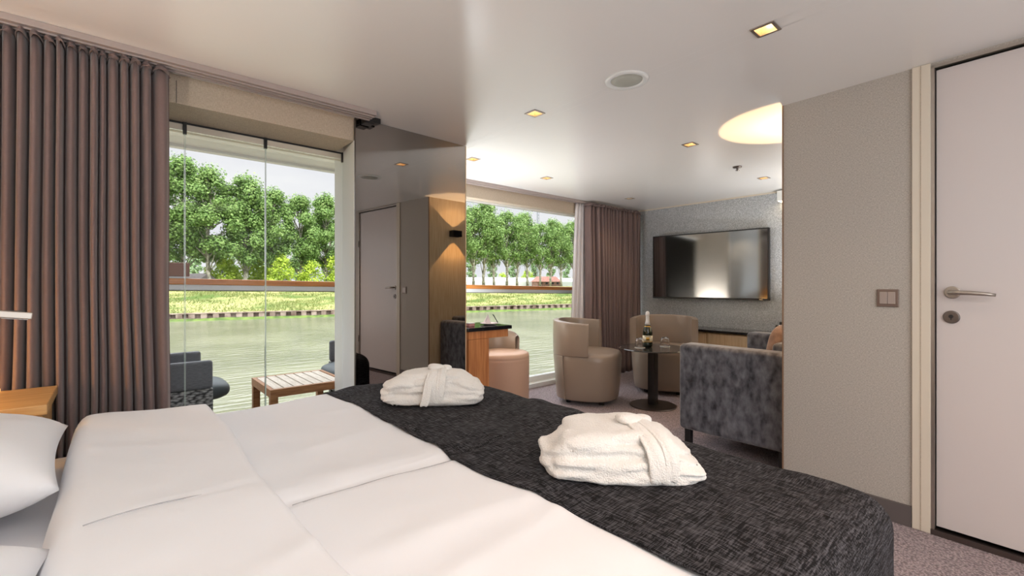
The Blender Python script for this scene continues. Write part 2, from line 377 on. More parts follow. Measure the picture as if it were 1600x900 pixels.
h = wchild('door_handle', disc_on_wall(MB(), .667, 1.067, .025, n0, n0+.008), M['steel'], bevel=.002)
lev = MB().tube([(.667, yw(n0+.008), 1.067), (.667, yw(n0+.05), 1.067)], .010, 14)
lev.tube([(.662, yw(n0+.052), 1.067), (.69, yw(n0+.055), 1.067), (.73, yw(n0+.056), 1.066), (.775, yw(n0+.052), 1.062), (.80, yw(n0+.046), 1.058)], [.010, .0105, .0095, .008, .0065], 14)
lo = lev.build('lever', M['steel'], h, smooth=True)
lk = wchild('lock_rosette', disc_on_wall(MB(), .664, .960, .026, n0, n0+.009), M['darksteel'], bevel=.002)
kk = disc_on_wall(MB(), .664, .963, .008, n0+.009, n0+.013, seg=16); kk.box(*wb(.6625, .6655, n0+.009, n0+.0128, .948, .960))
kk.build('keyhole', M['black'], lk)
wchild('hinge', MB().tube([(DS1+.004, yw(.008), .35), (DS1+.004, yw(.008), .43)], .006, 10).tube([(DS1+.004, yw(.008), 1.6), (DS1+.004, yw(.008), 1.68)], .006, 10), M['darksteel'])
# light switch
sw = thing('light_switch', 'bronze-grey double rocker light switch on the wall left of the door', 'light switch', (0, 0, 0)); wallframe(sw)
sw.location = WO+WD*.4495+Vector((0, 0, 1.038))
B('frame', *wb(-.041, .041, 0.0005, .009, -.041, .041), pmat('switch_bronze', srgb(128, 112, 104), .4, metal=.5), sw, .003)
swm = pmat('switch_rocker', srgb(172, 160, 154), .35, metal=.3)
B('rocker', *wb(-.029, -.0008, .008, .012, -.027, .029), swm, sw, .0015); B('rocker', *wb(.0008, .029, .008, .012, -.027, .029), swm, sw, .0015)

# wood panel wall facing the window (sofa stands against it), closing walls
S('wall_front', 2.765, 5.3, .79, .89, 0, CH, M['oak'])
S('wall_back', XB-.1, 2.9, YB-.1, YB, 0, CH, M['wallpaper'])
w3 = S('window_3', -.6, 2.1, YB+.001, YB+.02, .34, .37, M['white']); B('window_frame', -.6, 2.1, YB+.001, YB+.02, 1.87, 1.90, M['white'], w3); B('window_frame', -.6, -.57, YB+.001, YB+.02, .371, 1.869, M['white'], w3); B('window_frame', 2.07, 2.1, YB+.001, YB+.02, .371, 1.869, M['white'], w3)  # frame added round the rear fill light, no opening behind it
S('wall_left', XB-.1, XB, YB, YG, 0, CH, M['wallpaper'])
# end wall with the screen
S('wall_end', 5.25, 5.35, .79, YL+.06, 0, CH, M['tvpaper'])
S('trim_4', 5.238, 5.2495, .90, YL, CH-.014, CH-.001, M['cream'])
# partition between the two windows, with the smoked mirror
part = [(1.066, 2.606), (1.864, 2.633), (1.89, 2.85), (1.90, 3.08), (1.12, 3.08), (1.12, 2.93)]
struct(MB().prism(part, -.05, CH).build('wall_partition', M['white']))
S('wall_side', 2.05, 2.09, 3.081, 3.62, -.05, CH, M['linen'])
S('wall_side_return', 1.901, 2.049, 3.07, 3.10, -.05, CH, M['white'])
# soft white fabric reveal on the window side of the partition
mp_ = thing('wall_mirror', 'tall smoked mirror panel between the two windows, reflecting the door', 'mirror', (1.066, 2.604, 0), math.atan2(.027, .798))
B('mirror_panel', .0, .80, -.008, -.001, .002, CH-.004, M['mirror'], mp_)
B('edge_trim', .80, .806, -.010, .012, .002, CH-.004, M['oak'], mp_)
B('edge_trim', -.004, .0, -.010, .004, .002, CH-.004, M['darksteel'], mp_)

# ------------------------------------------------------------------ bedroom window wall
S('wall_window_left', XB, -.42, 2.62, YG+.05, 0, CH, M['linen'])
# pelmet (box over the window, fabric covered) from Y 2.62 to the glass
S('wall_window_head', -.42, 1.064, 2.62, YG-.012, 1.945, CH-.001, M['linen'])
S('trim_5', .222, .2245, 2.617, 2.621, 1.946, CH-.03, M['baseboard'])
S('wall_window_over', -.42, 1.12, YG-.0119, YG+.05, 1.905, 2.24, M['cream'])
def curtain_track(name, x0, x1, y0, y1, label):
    t = thing(name, label, 'curtain track', ((x0+x1)/2, (y0+y1)/2, CH-.03))
    hw = (x1-x0)/2; hy = (y1-y0)/2
    B('track_body', -hw, hw, -hy, hy, .004, .0295, M['rail'], t, .002)
    for k, yy in enumerate((-hy*.55, 0.0, hy*.55)):
        B('channel_lip', -hw+.005, hw-.005, yy-.006, yy+.006, -.003, .004, M['rail'], t, .001)
    return t
curtain_track('curtain_track', -.84, 1.12, 2.43, 2.545, 'grey ribbed curtain track on the ceiling above the bedroom window')
B_ = thing('ceiling_clip', 'small black track end bracket at the top of the mirror', 'bracket', (1.14, 2.56, CH-.02))
B('plate', -.045, .05, -.03, .03, -.01, .0195, M['black'], B_, .002)
B('lower_plate', -.045, .01, -.03, .03, -.022, -.011, M['black'], B_, .002)
# frameless folding glass: black head rail, clamps, panes
g = struct(B('window_1', -.42, 1.12, YG-.02, YG-.012, 1.936, 1.944, M['black']))
PX = [-.42, .282, .66, 1.112]
for i in range(3):
    B('pane', PX[i]+.003, PX[i+1]-.003, YG-.022, YG-.014, .06, 1.90, M['glass'], g)
edgem = pmat('glass_edge', srgb(205, 222, 214), .2, spec=.8)
for x in (.282, .66):
    B('pane_edge', x-.0026, x-.0010, YG-.024, YG-.012, .06, 1.90, edgem, g); B('pane_edge', x+.0022, x+.0036, YG-.024, YG-.012, .06, 1.90, edgem, g)
for x in (.282, .66, 1.106): B('clamp', x-.008, x+.008, YG-.028, YG-.010, 1.882, 1.944, M['black'], g, .001)
B('jamb', 1.112, 1.122, YG-.03, YG+.01, .05, 1.94, M['darksteel'], g)
B('window_sill', -.42, 1.12, YG-.05, YG+.05, 0.0005, .055, M['white'], g, .003)
# reveal (fabric covered side of the recess)
struct(MB().prism([(1.060, 2.608), (1.0655, 2.606), (1.1195, 2.93), (1.112, 2.93)], .001, 1.944).build('trim_6', tex(pmat('reveal_fabric', srgb(246, 250, 250), .6), 'noise', 160, bump=.3, dist=.002)))

# ------------------------------------------------------------------ living room window wall
S('wall_window_living_head', 2.10, 5.25, YL-.10, YL+.06, 1.93, CH-.001, M['linen'])
curtain_track('curtain_track', 2.12, 5.24, 3.43, 3.495, 'grey curtain track on the ceiling above the living room window')
g2 = struct(B('window_2', 2.10, 5.25, YL-.02, YL+.045, .045, .10, M['white'], bevel=.003))
B('pane', 2.10, 5.24, YL, YL+.01, .10, 1.93, M['glass'], g2)
B('window_frame', 2.10, 5.24, YL-.015, YL+.03, 1.912, 1.9295, M['white'], g2)
S('trim_7', 2.10, 5.25, YL-.10, YL+.05, .0005, .044, M['white'])

# ------------------------------------------------------------------ ceiling fittings
def downlight(x, y, label, power=9.0, col=WARM):
    t = thing('downlight', label, 'downlight', (x, y, CH), 0, 'square recessed halogen downlights')
    w = .042; i = .031
    fr = MB().box(-w, w, -w, -i, -.004, .001).box(-w, w, i, w, -.004, .001).box(-w, -i, -i, i, -.004, .001).box(i, w, -i, i, -.004, .001)
    fr.build('frame', M['steel'], t)
    can = MB().add([(-i, -i, 0), (i, -i, 0), (i, i, 0), (-i, i, 0), (-.024, -.024, .05), (.024, -.024, .05), (.024, .024, .05), (-.024, .024, .05)],
                   [(0, 1, 5, 4), (1, 2, 6, 5), (2, 3, 7, 6), (3, 0, 4, 7), (4, 5, 6, 7)])
    can.build('reflector', M['reflector'], t)
    MB().lathe([(.0, .018), (.008, .018), (.014, .024), (.018, .040), (.008, .048)], 16).build('bulb', M['bulb'], t, smooth=True)
    light('SPOT', 'downlight_lamp', (x, y, CH-.006), power, col, spot_size=math.radians(110), spot_blend=.9, shadow_soft_size=.02)
    return t
labs = ['largest square downlight, on the ceiling nearest the white door', 'square downlight in the middle of the ceiling, in front of the mirror edge',
        'square downlight left of the glowing half disc on the ceiling', 'square downlight just right of the top of the mirror panel',
        'square downlight above the living room window glass', 'square downlight nearest the corner where curtain meets end wall', 'square downlight nearest the ceiling corner above the television']
for (x, y), l in zip(DL, labs): downlight(x, y, l)
for (x, y), l in zip(HID, ['square downlight above the bed behind the viewpoint', 'square downlight by the door behind the viewpoint']): downlight(x, y, l, 27, (1.0, .53, .26))  # unseen downlights added, stronger and more orange to warm bed and robes
t = thing('ceiling_light', 'flat white ceiling light panel above the bed behind the viewpoint', 'ceiling light', (.25, -.85, CH))
B('frame', -.88, .88, -.48, .48, -.02, -.0005, M['white'], t, .003)
t = thing('floor_lamp', 'white uplighter floor lamp between the desk and the living room window, behind the partition', 'floor lamp', (2.27, 3.34, 0))
MB().lathe([(.13, .001), (.13, .012), (.014, .022), (.012, .55), (.001, .56)], 28).build('stand', M['white'], t, smooth=True)
MB().lathe([(.013, .54), (.06, .57), (.13, .65), (.135, .66), (.12, .652), (.05, .58), (.013, .56)], 28, cap=False).build('bowl', M['white'], t, smooth=True)
t = thing('floor_lamp', 'white uplighter floor lamp beyond the velvet sofa, behind the wall corner', 'floor lamp', (4.68, 1.12, 0))
MB().lathe([(.13, .001), (.13, .012), (.014, .022), (.012, .765), (.001, .77)], 28).build('stand', M['white'], t, smooth=True)
MB().lathe([(.013, .755), (.06, .785), (.13, .865), (.135, .875), (.12, .867), (.05, .795), (.013, .775)], 28, cap=False).build('bowl', M['white'], t, smooth=True)
t = thing('ceiling_speaker', 'round grey ceiling loudspeaker with a white rim', 'loudspeaker', (1.848, 1.275, CH))
MB().lathe([(.073, -.001), (.078, -.008), (.10, -.006), (.102, -.0005)], 48, cap=False).build('rim', M['white'], t, smooth=True)
MB().lathe([(.0001, -.012), (.04, -.010), (.0725, -.004), (.0735, -.0006)], 48).build('grille', M['grille'], t, smooth=True)
t = thing('sprinkler', 'small chrome sprinkler head on the ceiling near the television', 'sprinkler', (3.897, 1.605, CH))
MB().lathe([(.035, -.0005), (.033, -.008), (.012, -.012)], 28).build('rosette', M['darksteel'], t, smooth=True)
MB().lathe([(.010, -.012), (.008, -.025), (.018, -.03), (.018, -.033), (.001, -.035)], 20).build('head', M['chrome'], t, smooth=True)

# wall sconce on the wood panel, seen in the mirror; lights the ceiling half disc
sx, sz = 3.10, 1.69
t = thing('wall_sconce', 'black and steel up-and-down wall lamp on the oak panel, seen in the mirror', 'wall lamp', (sx, .89, sz))
B('backplate', -.055, .055, 0.0005, .012, -.035, .035, M['steel'], t, .002)
bx = MB().box(-.062, .062, .012, .018, -.035, .035).box(-.062, .062, .082, .088, -.035, .035).box(-.062, -.056, .018, .082, -.035, .035).box(.056, .062, .018, .082, -.035, .035)
bx.build('housing', M['blackgloss'], t)
MB().lathe([(.001, -.006), (.016, -.005), (.016, .005), (.001, .006)], 16, 0, .05).build('bulb', M['bulb'], t)
light('SPOT', 'sconce_up', (sx, .95, sz+.036), 22, (1, .64, .34), rot=(PI, 0, 0), spot_size=math.radians(100), spot_blend=.06, shadow_soft_size=.004)
light('SPOT', 'sconce_down', (sx, .95, sz-.036), 26, (1, .56, .22), spot_size=math.radians(82), spot_blend=.08, shadow_soft_size=.004)
# white box lamp high on the end wall
t = thing('corner_lamp', 'white box lamp high on the end wall above the television', 'wall lamp', (5.25, 1.62, 1.99))
B('housing', -.12, -.0005, -.13, .10, -.03, .075, M['white'], t, .003)
B('diffuser', -.11, -.01, -.12, .09, -.034, -.0301, M['bulb'], t)

# ------------------------------------------------------------------ television, console
t = thing('television', 'large black flat television hung on the silver end wall', 'television', (5.15, 2.47, 1.32), .068)
B('cabinet', -.012, .03, -.66, .66, -.385, .385, M['black'], t, .004)
scr = pmat('tv_screen', (.33, .345, .365, 1), .07, metal=1)
B('screen', -.0145, -.0121, -.645, .645, -.365, .372, scr, t)
B('wall_bracket', .030, .0745, -.25, .25, -.2, .2, M['black'], t)
B('brand_plate', -.0150, -.0146, -.60, -.565, -.380, -.374, M['chrome'], t)
t = thing('console', 'long oak console with a black top below the television', 'console', (5.06, 1.95, 0))
B('worktop', -.20, .1895, -.95, 1.05, .585, .61, M['blackgloss'], t, .002)
B('body', -.16, .1895, -.94, 1.04, .06, .5845, M['oak'], t)
for k in range(3):
    B('drawer', -.178, -.1605, -.92+.655*k, -.28+.655*k, .34, .57, M['oak'], t, .002)
    dr = B('drawer', -.178, -.1605, -.92+.655*k, -.28+.655*k, .08, .325, M['oak'], t, .002)
B('plinth', -.12, .1895, -.9, 1.0, .001, .0595, M['black'], t)
t = thing('ornament', 'small chrome and black cross-shaped ornament on the console', 'ornament', (5.08, 1.665, .6105))
MB().lathe([(.022, 0), (.02, .012), (.012, .02), (.012, .05)], 18).build('stem', M['black'], t, smooth=True)
MB().blob((0, 0, .068), (.05, .05, .045), nu=16, nv=10, e=.8).build('core', M['chrome'], t, smooth=True)
for k in range(4):
    a = PI/4+k*PI/2
    MB().blob((.04*math.cos(a), .04*math.sin(a), .068), (.026, .026, .03), nu=12, nv=8).build('knob', M['black'] if k % 2 else M['chrome'], t, smooth=True)
MB().lathe([(.013, .088), (.015, .094), (.015, .112), (.004, .116)], 14).build('cap', M['black'], t, smooth=True)

# ------------------------------------------------------------------ curtains
def curtain(name, x0, x1, y, zt, zb, n, amp, mat, seed, drift=.02, parent=None, edge=False, lean=0.0, last=1.0):
    """pleated cloth: rounded fronts towards the room, narrow deep grooves at the back"""
    rnd = random.Random(seed); per = 16; rows = 20; vs = []; fs = []
    wt = [rnd.uniform(.72, 1.3) for _ in range(n)]; wt[-1] *= last
    wb_ = [max(.35, w*rnd.uniform(.55, 1.5)) for w in wt]
    am = [rnd.uniform(.8, 1.15) for _ in range(n)]; sh = [rnd.uniform(-1, 1) for _ in range(n)]
    if edge: am[-1] = .8
    def cum(w):
        t = sum(w); c = [0]
        for q in w: c.append(c[-1]+q/t)
        return c
    ct, cb = cum(wt), cum(wb_)
    for j in range(rows+1):
        v = j/rows; z = zt+(zb-zt)*v; k_ = v*v*.8*(1 if drift else 0)
        for p in range(n):
            a0 = ct[p]*(1-k_)+cb[p]*k_; a1 = ct[p+1]*(1-k_)+cb[p+1]*k_
            for q in range(per+(1 if p == n-1 else 0)):
                f = q/per; u = a0+(a1-a0)*f
                ff = min(1.0, max(0.0, (f-.07)/.86)); g = (1-abs(2*ff-1)**2.5)**.5
                g = max(0, g)*am[p]*(.85+.25*v)
                yy = y+amp*(1-1.9*g)+.012*v*sh[p]*math.sin(v*4+p)+.006*noise.noise((u*30, v*3, seed))
                xx = x0+(x1-x0)*u+.010*v*noise.noise((u*7, v*2.2, seed+5))*2+lean*v*(1-u)
                vs.append((xx, yy, z))
    cols = n*per
    for j in range(rows):
        for i in range(cols):
            a = j*(cols+1)+i; fs.append((a, a+1, a+cols+2, a+cols+1))
    o = mesh_obj(name, vs, fs, mat, parent, True); solid(o, .002); return o
c = thing('curtain', 'tall pleated taupe curtain bunched at the bedroom window beside the bed', 'curtain', (-.3, 2.487, 0))
def at_local(o, t): # mesh built in world coordinates, parented afterwards
    me = o.data; T = t.matrix_world if False else None
    inv = (Matrix.Translation(t.location) @ Matrix.Rotation(t.rotation_euler.z, 4, 'Z')).inverted(); me.transform(inv); o.parent = t
cu = curtain('drape', -.85, .19, 2.490, 2.045, .015, 31, .056, M['curtain'], 3, drift=.05, edge=True, last=1.7); at_local(cu, c)
hd = curtain('heading_tape', -.85, .19, 2.490, 2.049, 2.02, 31, .0575, M['curtain'], 3, drift=0, edge=True, last=1.7); at_local(hd, c)
c = thing('curtain', 'pleated taupe curtain in the living room corner beside the television wall', 'curtain', (4.65, 3.40, 0))
cu = curtain('drape', 4.13, 5.22, 3.38, 2.046, .01, 17, .045, M['curtain'], 11, drift=.05); at_local(cu, c)
hd = curtain('heading_tape', 4.13, 5.22, 3.38, 2.0495, 2.02, 17, .046, M['curtain'], 11, drift=0); at_local(hd, c)
c = thing('sheer_curtain', 'white lining curtain hanging between the living room glass and the taupe curtain', 'curtain', (4.1, 3.45, 0))
cu = curtain('drape', 4.03, 4.20, 3.462, 2.046, .01, 4, .016, M['sheer'], 17, drift=.1, lean=-.12); at_local(cu, c)

# ------------------------------------------------------------------ bed
HB = .60
bed = thing('bed', 'wide double bed with a dark base, headboard out of view to the left', 'bed', (.3, 1.18, 0))
def L_(o): at_local(o, bed); return o
L_(B('base', -.80, 1.36, .26, 2.06, .03, .30, M['bedbase']))
L_(B('mattress', -.80, 1.37, .24, 2.08, .301, .545, M['sheet'], bevel=.03))
L_(B('headboard', -.855, -.801, .20, 2.08, .03, 1.02, M['nightoak'], bevel=.006))
for x, y in ((-.75, .3), (1.3, .3), (-.75, 2.0), (1.3, 2.0)):
    L_(MB().tube([(x, y, .001), (x, y, .03)], .025, 12).build('leg', M['black']))
def edge(s, half, r, hang):
    """arc-length position across a draped edge -> (coordinate, drop)"""
    a = abs(s); q = half-r
    if a <= q: return s, 0
    arc = a-q
    if arc < r*PI/2:
        t = arc/r; return math.copysign(q+r*math.sin(t), s), r*(1-math.cos(t))
    return math.copysign(half, s), r+(arc-r*PI/2)
def drape(name, x0, x1, y0, y1, top, r, hang, mat, nx, ny, f, sides=(0, 1, 1, 1), seed=0, th=.006, parent=None):
    """cloth over a box x0..x1, y0..y1; sides = hang at (x0, x1, y0, y1)"""
    cx, hx, cy, hy = (x0+x1)/2, (x1-x0)/2, (y0+y1)/2, (y1-y0)/2
    ex = hx+hang-r+r*(PI/2-1)+0; ey = hy+hang-r+r*(PI/2-1)+0
    sx0 = -ex if sides[0] else -hx; sx1 = ex if sides[1] else hx; sy0 = -ey if sides[2] else -hy; sy1 = ey if sides[3] else hy
    vs = []; fs = []
    for j in range(ny+1):
        for i in range(nx+1):
            a = sx0+(sx1-sx0)*i/nx; b = sy0+(sy1-sy0)*j/ny
            X, dx = edge(a, hx, r, hang) if ((a < 0 and sides[0]) or (a > 0 and sides[1])) else (a, 0)
            Y, dy = edge(b, hy, r, hang) if ((b < 0 and sides[2]) or (b > 0 and sides[3])) else (b, 0)
            drop = min(dx+dy, hang) if dx*dy == 0 else min(math.hypot(dx, dy), hang)
            # pull the corner in so that it is rounded
            if dx > 0 and dy > 0:
                k = min(dx, dy, r)*.45; X -= math.copysign(k, X); Y -= math.copysign(k, Y)
            wx, wy = cx+X, cy+Y
            flare = .02*min(1, drop/.3)*noise.noise((wx*4+wy*4, seed, drop))
            wx += math.copysign(max(0, 1)*flare, X) if dx > r else 0; wy += math.copysign(flare, Y) if dy > r else 0
            z = top-drop+f(wx, wy)*max(0, 1-drop/.1)
            vs.append((wx, wy, z))
    for j in range(ny):
        for i in range(nx):
            a = j*(nx+1)+i; fs.append((a, a+1, a+nx+2, a+nx+1))
    o = mesh_obj(name, vs, fs, mat, parent, True); solid(o, th, -1); return o
def sm(a, b, x): t = max(0, min(1, (x-a)/(b-a))); return t*t*(3-2*t)
def gauss(x, s): return math.exp(-x*x/(2*s*s))
SEAM = 1.10
def duvet_f(x, y):
    z = .012*noise.noise((x*1.8, y*1.8, 1.0))+.004*fbm(x*5, y*5, 4.0)
    sy = SEAM+.02*math.sin(x*4)
    z -= .012*gauss(y-sy, .010)+.004*gauss(y-sy-.035, .006)
    z += .008*gauss(y-sy-.08, .05)
    # long creases running from the folded flap to the foot
    for k, (yc, sl, w, h) in enumerate(((1.45, .12, .02, .004), (.80, -.10, .025, .005), (1.78, .05, .02, .003), (.62, .2, .018, .004))):
        z += h*gauss(y-yc-sl*(x-.3)+.02*math.sin(x*6+k), w)*sm(.2, .5, x)
    return z
dv = drape('duvet', -.02, 1.385, .21, 2.155, HB, .06, .30, M['bedlinen'], 120, 150, duvet_f, (0, 1, 1, 1), 1, th=.02)
t = thing('duvet', 'smooth white duvet spread over the bed under the dark runner', 'duvet', (.7, 1.18, HB-.03)); at_local(dv, t)
dv.name = 'duvet_cover'
# turned-down flap of the duvet: thick soft roll
def flap():
    nx, ny = 44, 130; vs = []; fs = []
    x0, x1 = -.105, .300; y0, y1 = .12, 2.165
    prof = []
    for i in range(nx+1):
        u = i/nx
        prof.append(u)
    for j in range(ny+1):
        v = j/ny; yy = y0+(y1-y0)*v
        for i in range(nx+1):
            u = i/nx
            wob = .010*noise.noise((yy*2.2, 3.0, 0))
            if u < .16:   # round head-side edge, from sheet level up
                a = (u/.16)*PI*.5; x = x0+.055*(1-math.sin(a+0))+0; 
                x = x0+.055-.055*math.cos(a); zz = .055*math.sin(a)-.0
                h = -.045+ (.105*math.sin(a))
            elif u > .95:  # thin free edge toward the foot
                a = (u-.95)/.05; x = x0+.055+(x1-x0-.055)*((u-.16)/.84); h = .060*(1-a)*0+ .030-.030*a
                h = .036*(1-a*a)+.004
            else:
                q = (u-.16)/.79; x = x0+.055+(x1-x0-.055)*((u-.16)/.84); h = .060*(1-sm(0, 1, q))+.040*sm(0, 1, q)
            x += -.035*u*sm(1.7, 2.1, yy)+wob*(1 if u > .5 else .6)+(.020*math.sin(yy*3.3+.6) if u > .7 else 0)*((u-.7)/.3 if u > .7 else 0)
            z = HB+h+.006*fbm(x*4, yy*4, 9.0)*(1 if u > .1 else 0)+.010*noise.noise((x*2.2, yy*2.2, 6.0))
            z -= .003*gauss(yy-1.13-.05*math.sin(x*6), .010)*(1 if .15 < u < .95 else 0)
            z += .004*gauss(yy-1.62+.4*(x-.1), .03)+.003*gauss(yy-.72-.5*x, .02)
            # window-side end drops over the mattress edge
            d = max(0, yy-(y1-.085)); y2 = yy
            if d > 0:
                t_ = min(1, d/.085); y2 = (y1-.085)+.06*math.sin(t_*PI/2); z -= .06*(1-math.cos(t_*PI/2))+.0
            vs.append((x, y2, z))
        
    for j in range(ny):
        for i in range(nx):
            a = j*(nx+1)+i; fs.append((a, a+1, a+nx+2, a+nx+1))
    # hanging skirt at the window side
    o = mesh_obj('duvet_flap', vs, fs, M['bedlinen'], None, True); solid(o, .012, -1); return o
fl = flap(); at_local(fl, t)
sk = drape('hanging_edge', -.06, .29, 1.5, 2.128, HB+.0, .05, .28, M['bedlinen'], 20, 40, lambda x, y: -.01, (0, 0, 0, 1), 5, th=.012); at_local(sk, t)
# stitched seam lines
def seamline(pts, r, name='seam'):
    o = MB().tube(pts, r, 6).build(name, M['seam'], None, smooth=True); at_local(o, t)
seamline([(-.04+.32*i/14, 1.13+.05*math.sin((-.04+.32*i/14)*6), HB+.0685-.032*sm(0, 1, i/14)+.010*noise.noise(((-.04+.32*i/14)*2.2, 1.13*2.2, 6.0))-.002) for i in range(13)], .0012)
seamline([(.31+.45*i/20, SEAM+.02*math.sin((.31+.45*i/20)*4), HB+duvet_f(.31+.45*i/20, SEAM+.02*math.sin((.31+.45*i/20)*4))+.001) for i in range(21)], .0013)
seamline([(.33+.43*i/20, SEAM-.012+.02*math.sin((.31+.45*i/20)*4), HB+duvet_f(.33+.43*i/20, SEAM-.012+.02*math.sin((.31+.45*i/20)*4))+.001) for i in range(21)], .0010)

# runner
def runner_f(x, y):
    z = duvet_f(x, y)*.6+.010*fbm(x*3.5+2, y*3.5, 7.0)+.004*fbm(x*9, y*6, 3.0)
    z += .010*gauss(y-1.28-.25*(x-1.1), .05)*sm(.9, 1.2, x)-.006*gauss(y-1.38-.25*(x-1.1), .03)*sm(.9, 1.2, x)
    return z
rn = drape('bed_runner', .745, 1.402, .205, 2.172, HB+.016, .08, .43, M['runner'], 70, 150, runner_f, (0, 1, 1, 1), 2, th=.006)
for v in rn.data.vertices:
    if v.co.x < .80: v.co.x += .014*math.sin(v.co.y*5.0)+.008*math.sin(v.co.y*11)
    if v.co.x < .752+.03: v.co.z -= .004
tag(rn, 'charcoal woven runner laid across the foot of the white bed', 'bed runner')

# pillows
def pillow(name, label, c, size, rz, tilt, seed):
    nx, ny = 40, 40; vs = []; fs = []
    for side in (1, -1):
        for j in range(ny+1):
            for i in range(nx+1):
                u = 2*i/nx-1; v = 2*j/ny-1
                pinch = 1-.045*(1-v*v)*abs(u)**3; pinch2 = 1-.045*(1-u*u)*abs(v)**3
                x = u*size[0]/2*pinch; y = v*size[1]/2*pinch2
                hgt = ((1-u**4)*(1-v**4))**.55
                z = side*hgt*size[2]/2
                if side > 0: z += .010*hgt*fbm(x*5+seed, y*5, seed)+.006*hgt*noise.noise((x*14, y*9, seed))
                vs.append((x, y, z))
    n = (nx+1)*(ny+1)
    for s in range(2):
        for j in range(ny):
            for i in range(nx):
                a = s*n+j*(nx+1)+i; q = (a, a+1, a+nx+2, a+nx+1)
                fs.append(q if s == 0 else tuple(reversed(q)))
    t = thing(name, label, 'pillow', c, rz)
    o = mesh_obj('pillow_case', vs, fs, M['bedlinen'], t, True); o.rotation_euler = (0, tilt, 0)
    m = o.modifiers.new('weld', 'WELD'); m.merge_threshold = .0005
    # flange seam around the edge and the flap line of the case
    pts = []
    for k in range(25):
        v = -.92+1.84*k/24; u = .42+.03*math.sin(v*3); hgt = ((1-u**4)*(1-v**4))**.55
        pts.append((u*size[0]/2, v*size[1]/2, hgt*size[2]/2+.004+.010*hgt*fbm(u*size[0]/2*5+seed, v*size[1]/2*5, seed)))
    se = MB().tube(pts, .0012, 6).build('case_seam', M['seam'], t, smooth=True); se.rotation_euler = (0, tilt, 0)
    return t
pillow('pillow', 'white pillow on the window side of the bed, beside the oak bedside shelf', (-.465, 1.69, .68), (.74, .62, .20), 0.03, math.radians(4), 2)
pillow('pillow', 'white pillow on the near side of the bed, at the bottom left corner', (-.46, .85, .665), (.74, .58, .19), -.04, math.radians(4), 5)

# bedside shelf and reading lamp
t = thing('bedside_table', 'light oak bedside table glowing with warm light beside the curtain', 'bedside table', (-.50, 2.25, 0))
B('top', -.35, .345, -.20, .165, .690, .722, M['nightoak'], t, .003)
B('body', -.35, .330, -.14, .160, .30, .6895, M['nightoak'], t, .003)
dr = B('drawer', -.33, .320, -.158, -.1405, .50, .672, M['nightoak'], t, .002)
B('drawer_pull', .02, .14, -.166, -.1585, .655, .662, M['darksteel'], dr)
B('leg', -.34, -.30, -.13, .15, .0005, .2995, M['nightoak'], t); B('leg', .28, .32, -.13, .15, .0005, .2995, M['nightoak'], t)
B('light_strip', -.34, .2, .150, .160, .7225, .732, M['led'], t)
t = thing('reading_lamp', 'slim chrome reading lamp arm reaching in front of the curtain', 'reading lamp', (-.80, 1.52, .96))
MB().lathe([(.03, -.02), (.03, .005), (.012, .015)], 20).build('base', M['chrome'], t, smooth=True)
MB().tube([(0, 0, 0), (.06, .01, .07), (.2, .03, .105), (.4, .06, .10), (.54, .08, .085), (.60, .086, .073)], .006, 10).build('arm', M['chrome'], t, smooth=True)
hd = B('lamp_head', -.028, .028, -.017, .017, -.008, .008, M['steel'], t, .002); hd.location = (.625, .088, .068); hd.rotation_euler = (0, math.radians(8), .1)
B('diffuser', -.022, .022, -.010, .010, -.0102, -.0092, pmat('led_lens', (.9, .9, .9, 1), .3), hd)
B('slot', -.01, .012, -.006, .006, .0091, .0098, M['black'], hd)
light('POINT', 'bedside_glow', (-.62, 2.28, .84), 5.0, (1, .52, .18), shadow_soft_size=.03)
light('POINT', 'bedside_strip_glow', (-.40, 2.06, .765), 1.4, (1, .55, .16), shadow_soft_size=.02)

t = thing('headboard_lamp', 'white bowl uplighter fixed above the headboard, left of the viewpoint', 'wall lamp', (XB+.10, 1.18, 1.30))
MB().lathe([(.01, -.05), (.07, -.03), (.095, .02), (.09, .02), (.06, -.02), (.01, -.035)], 28, cap=False).build('bowl', M['white'], t, smooth=True)
B('bracket', -.099, -.02, -.015, .015, -.06, -.03, M['white'], t, .002)

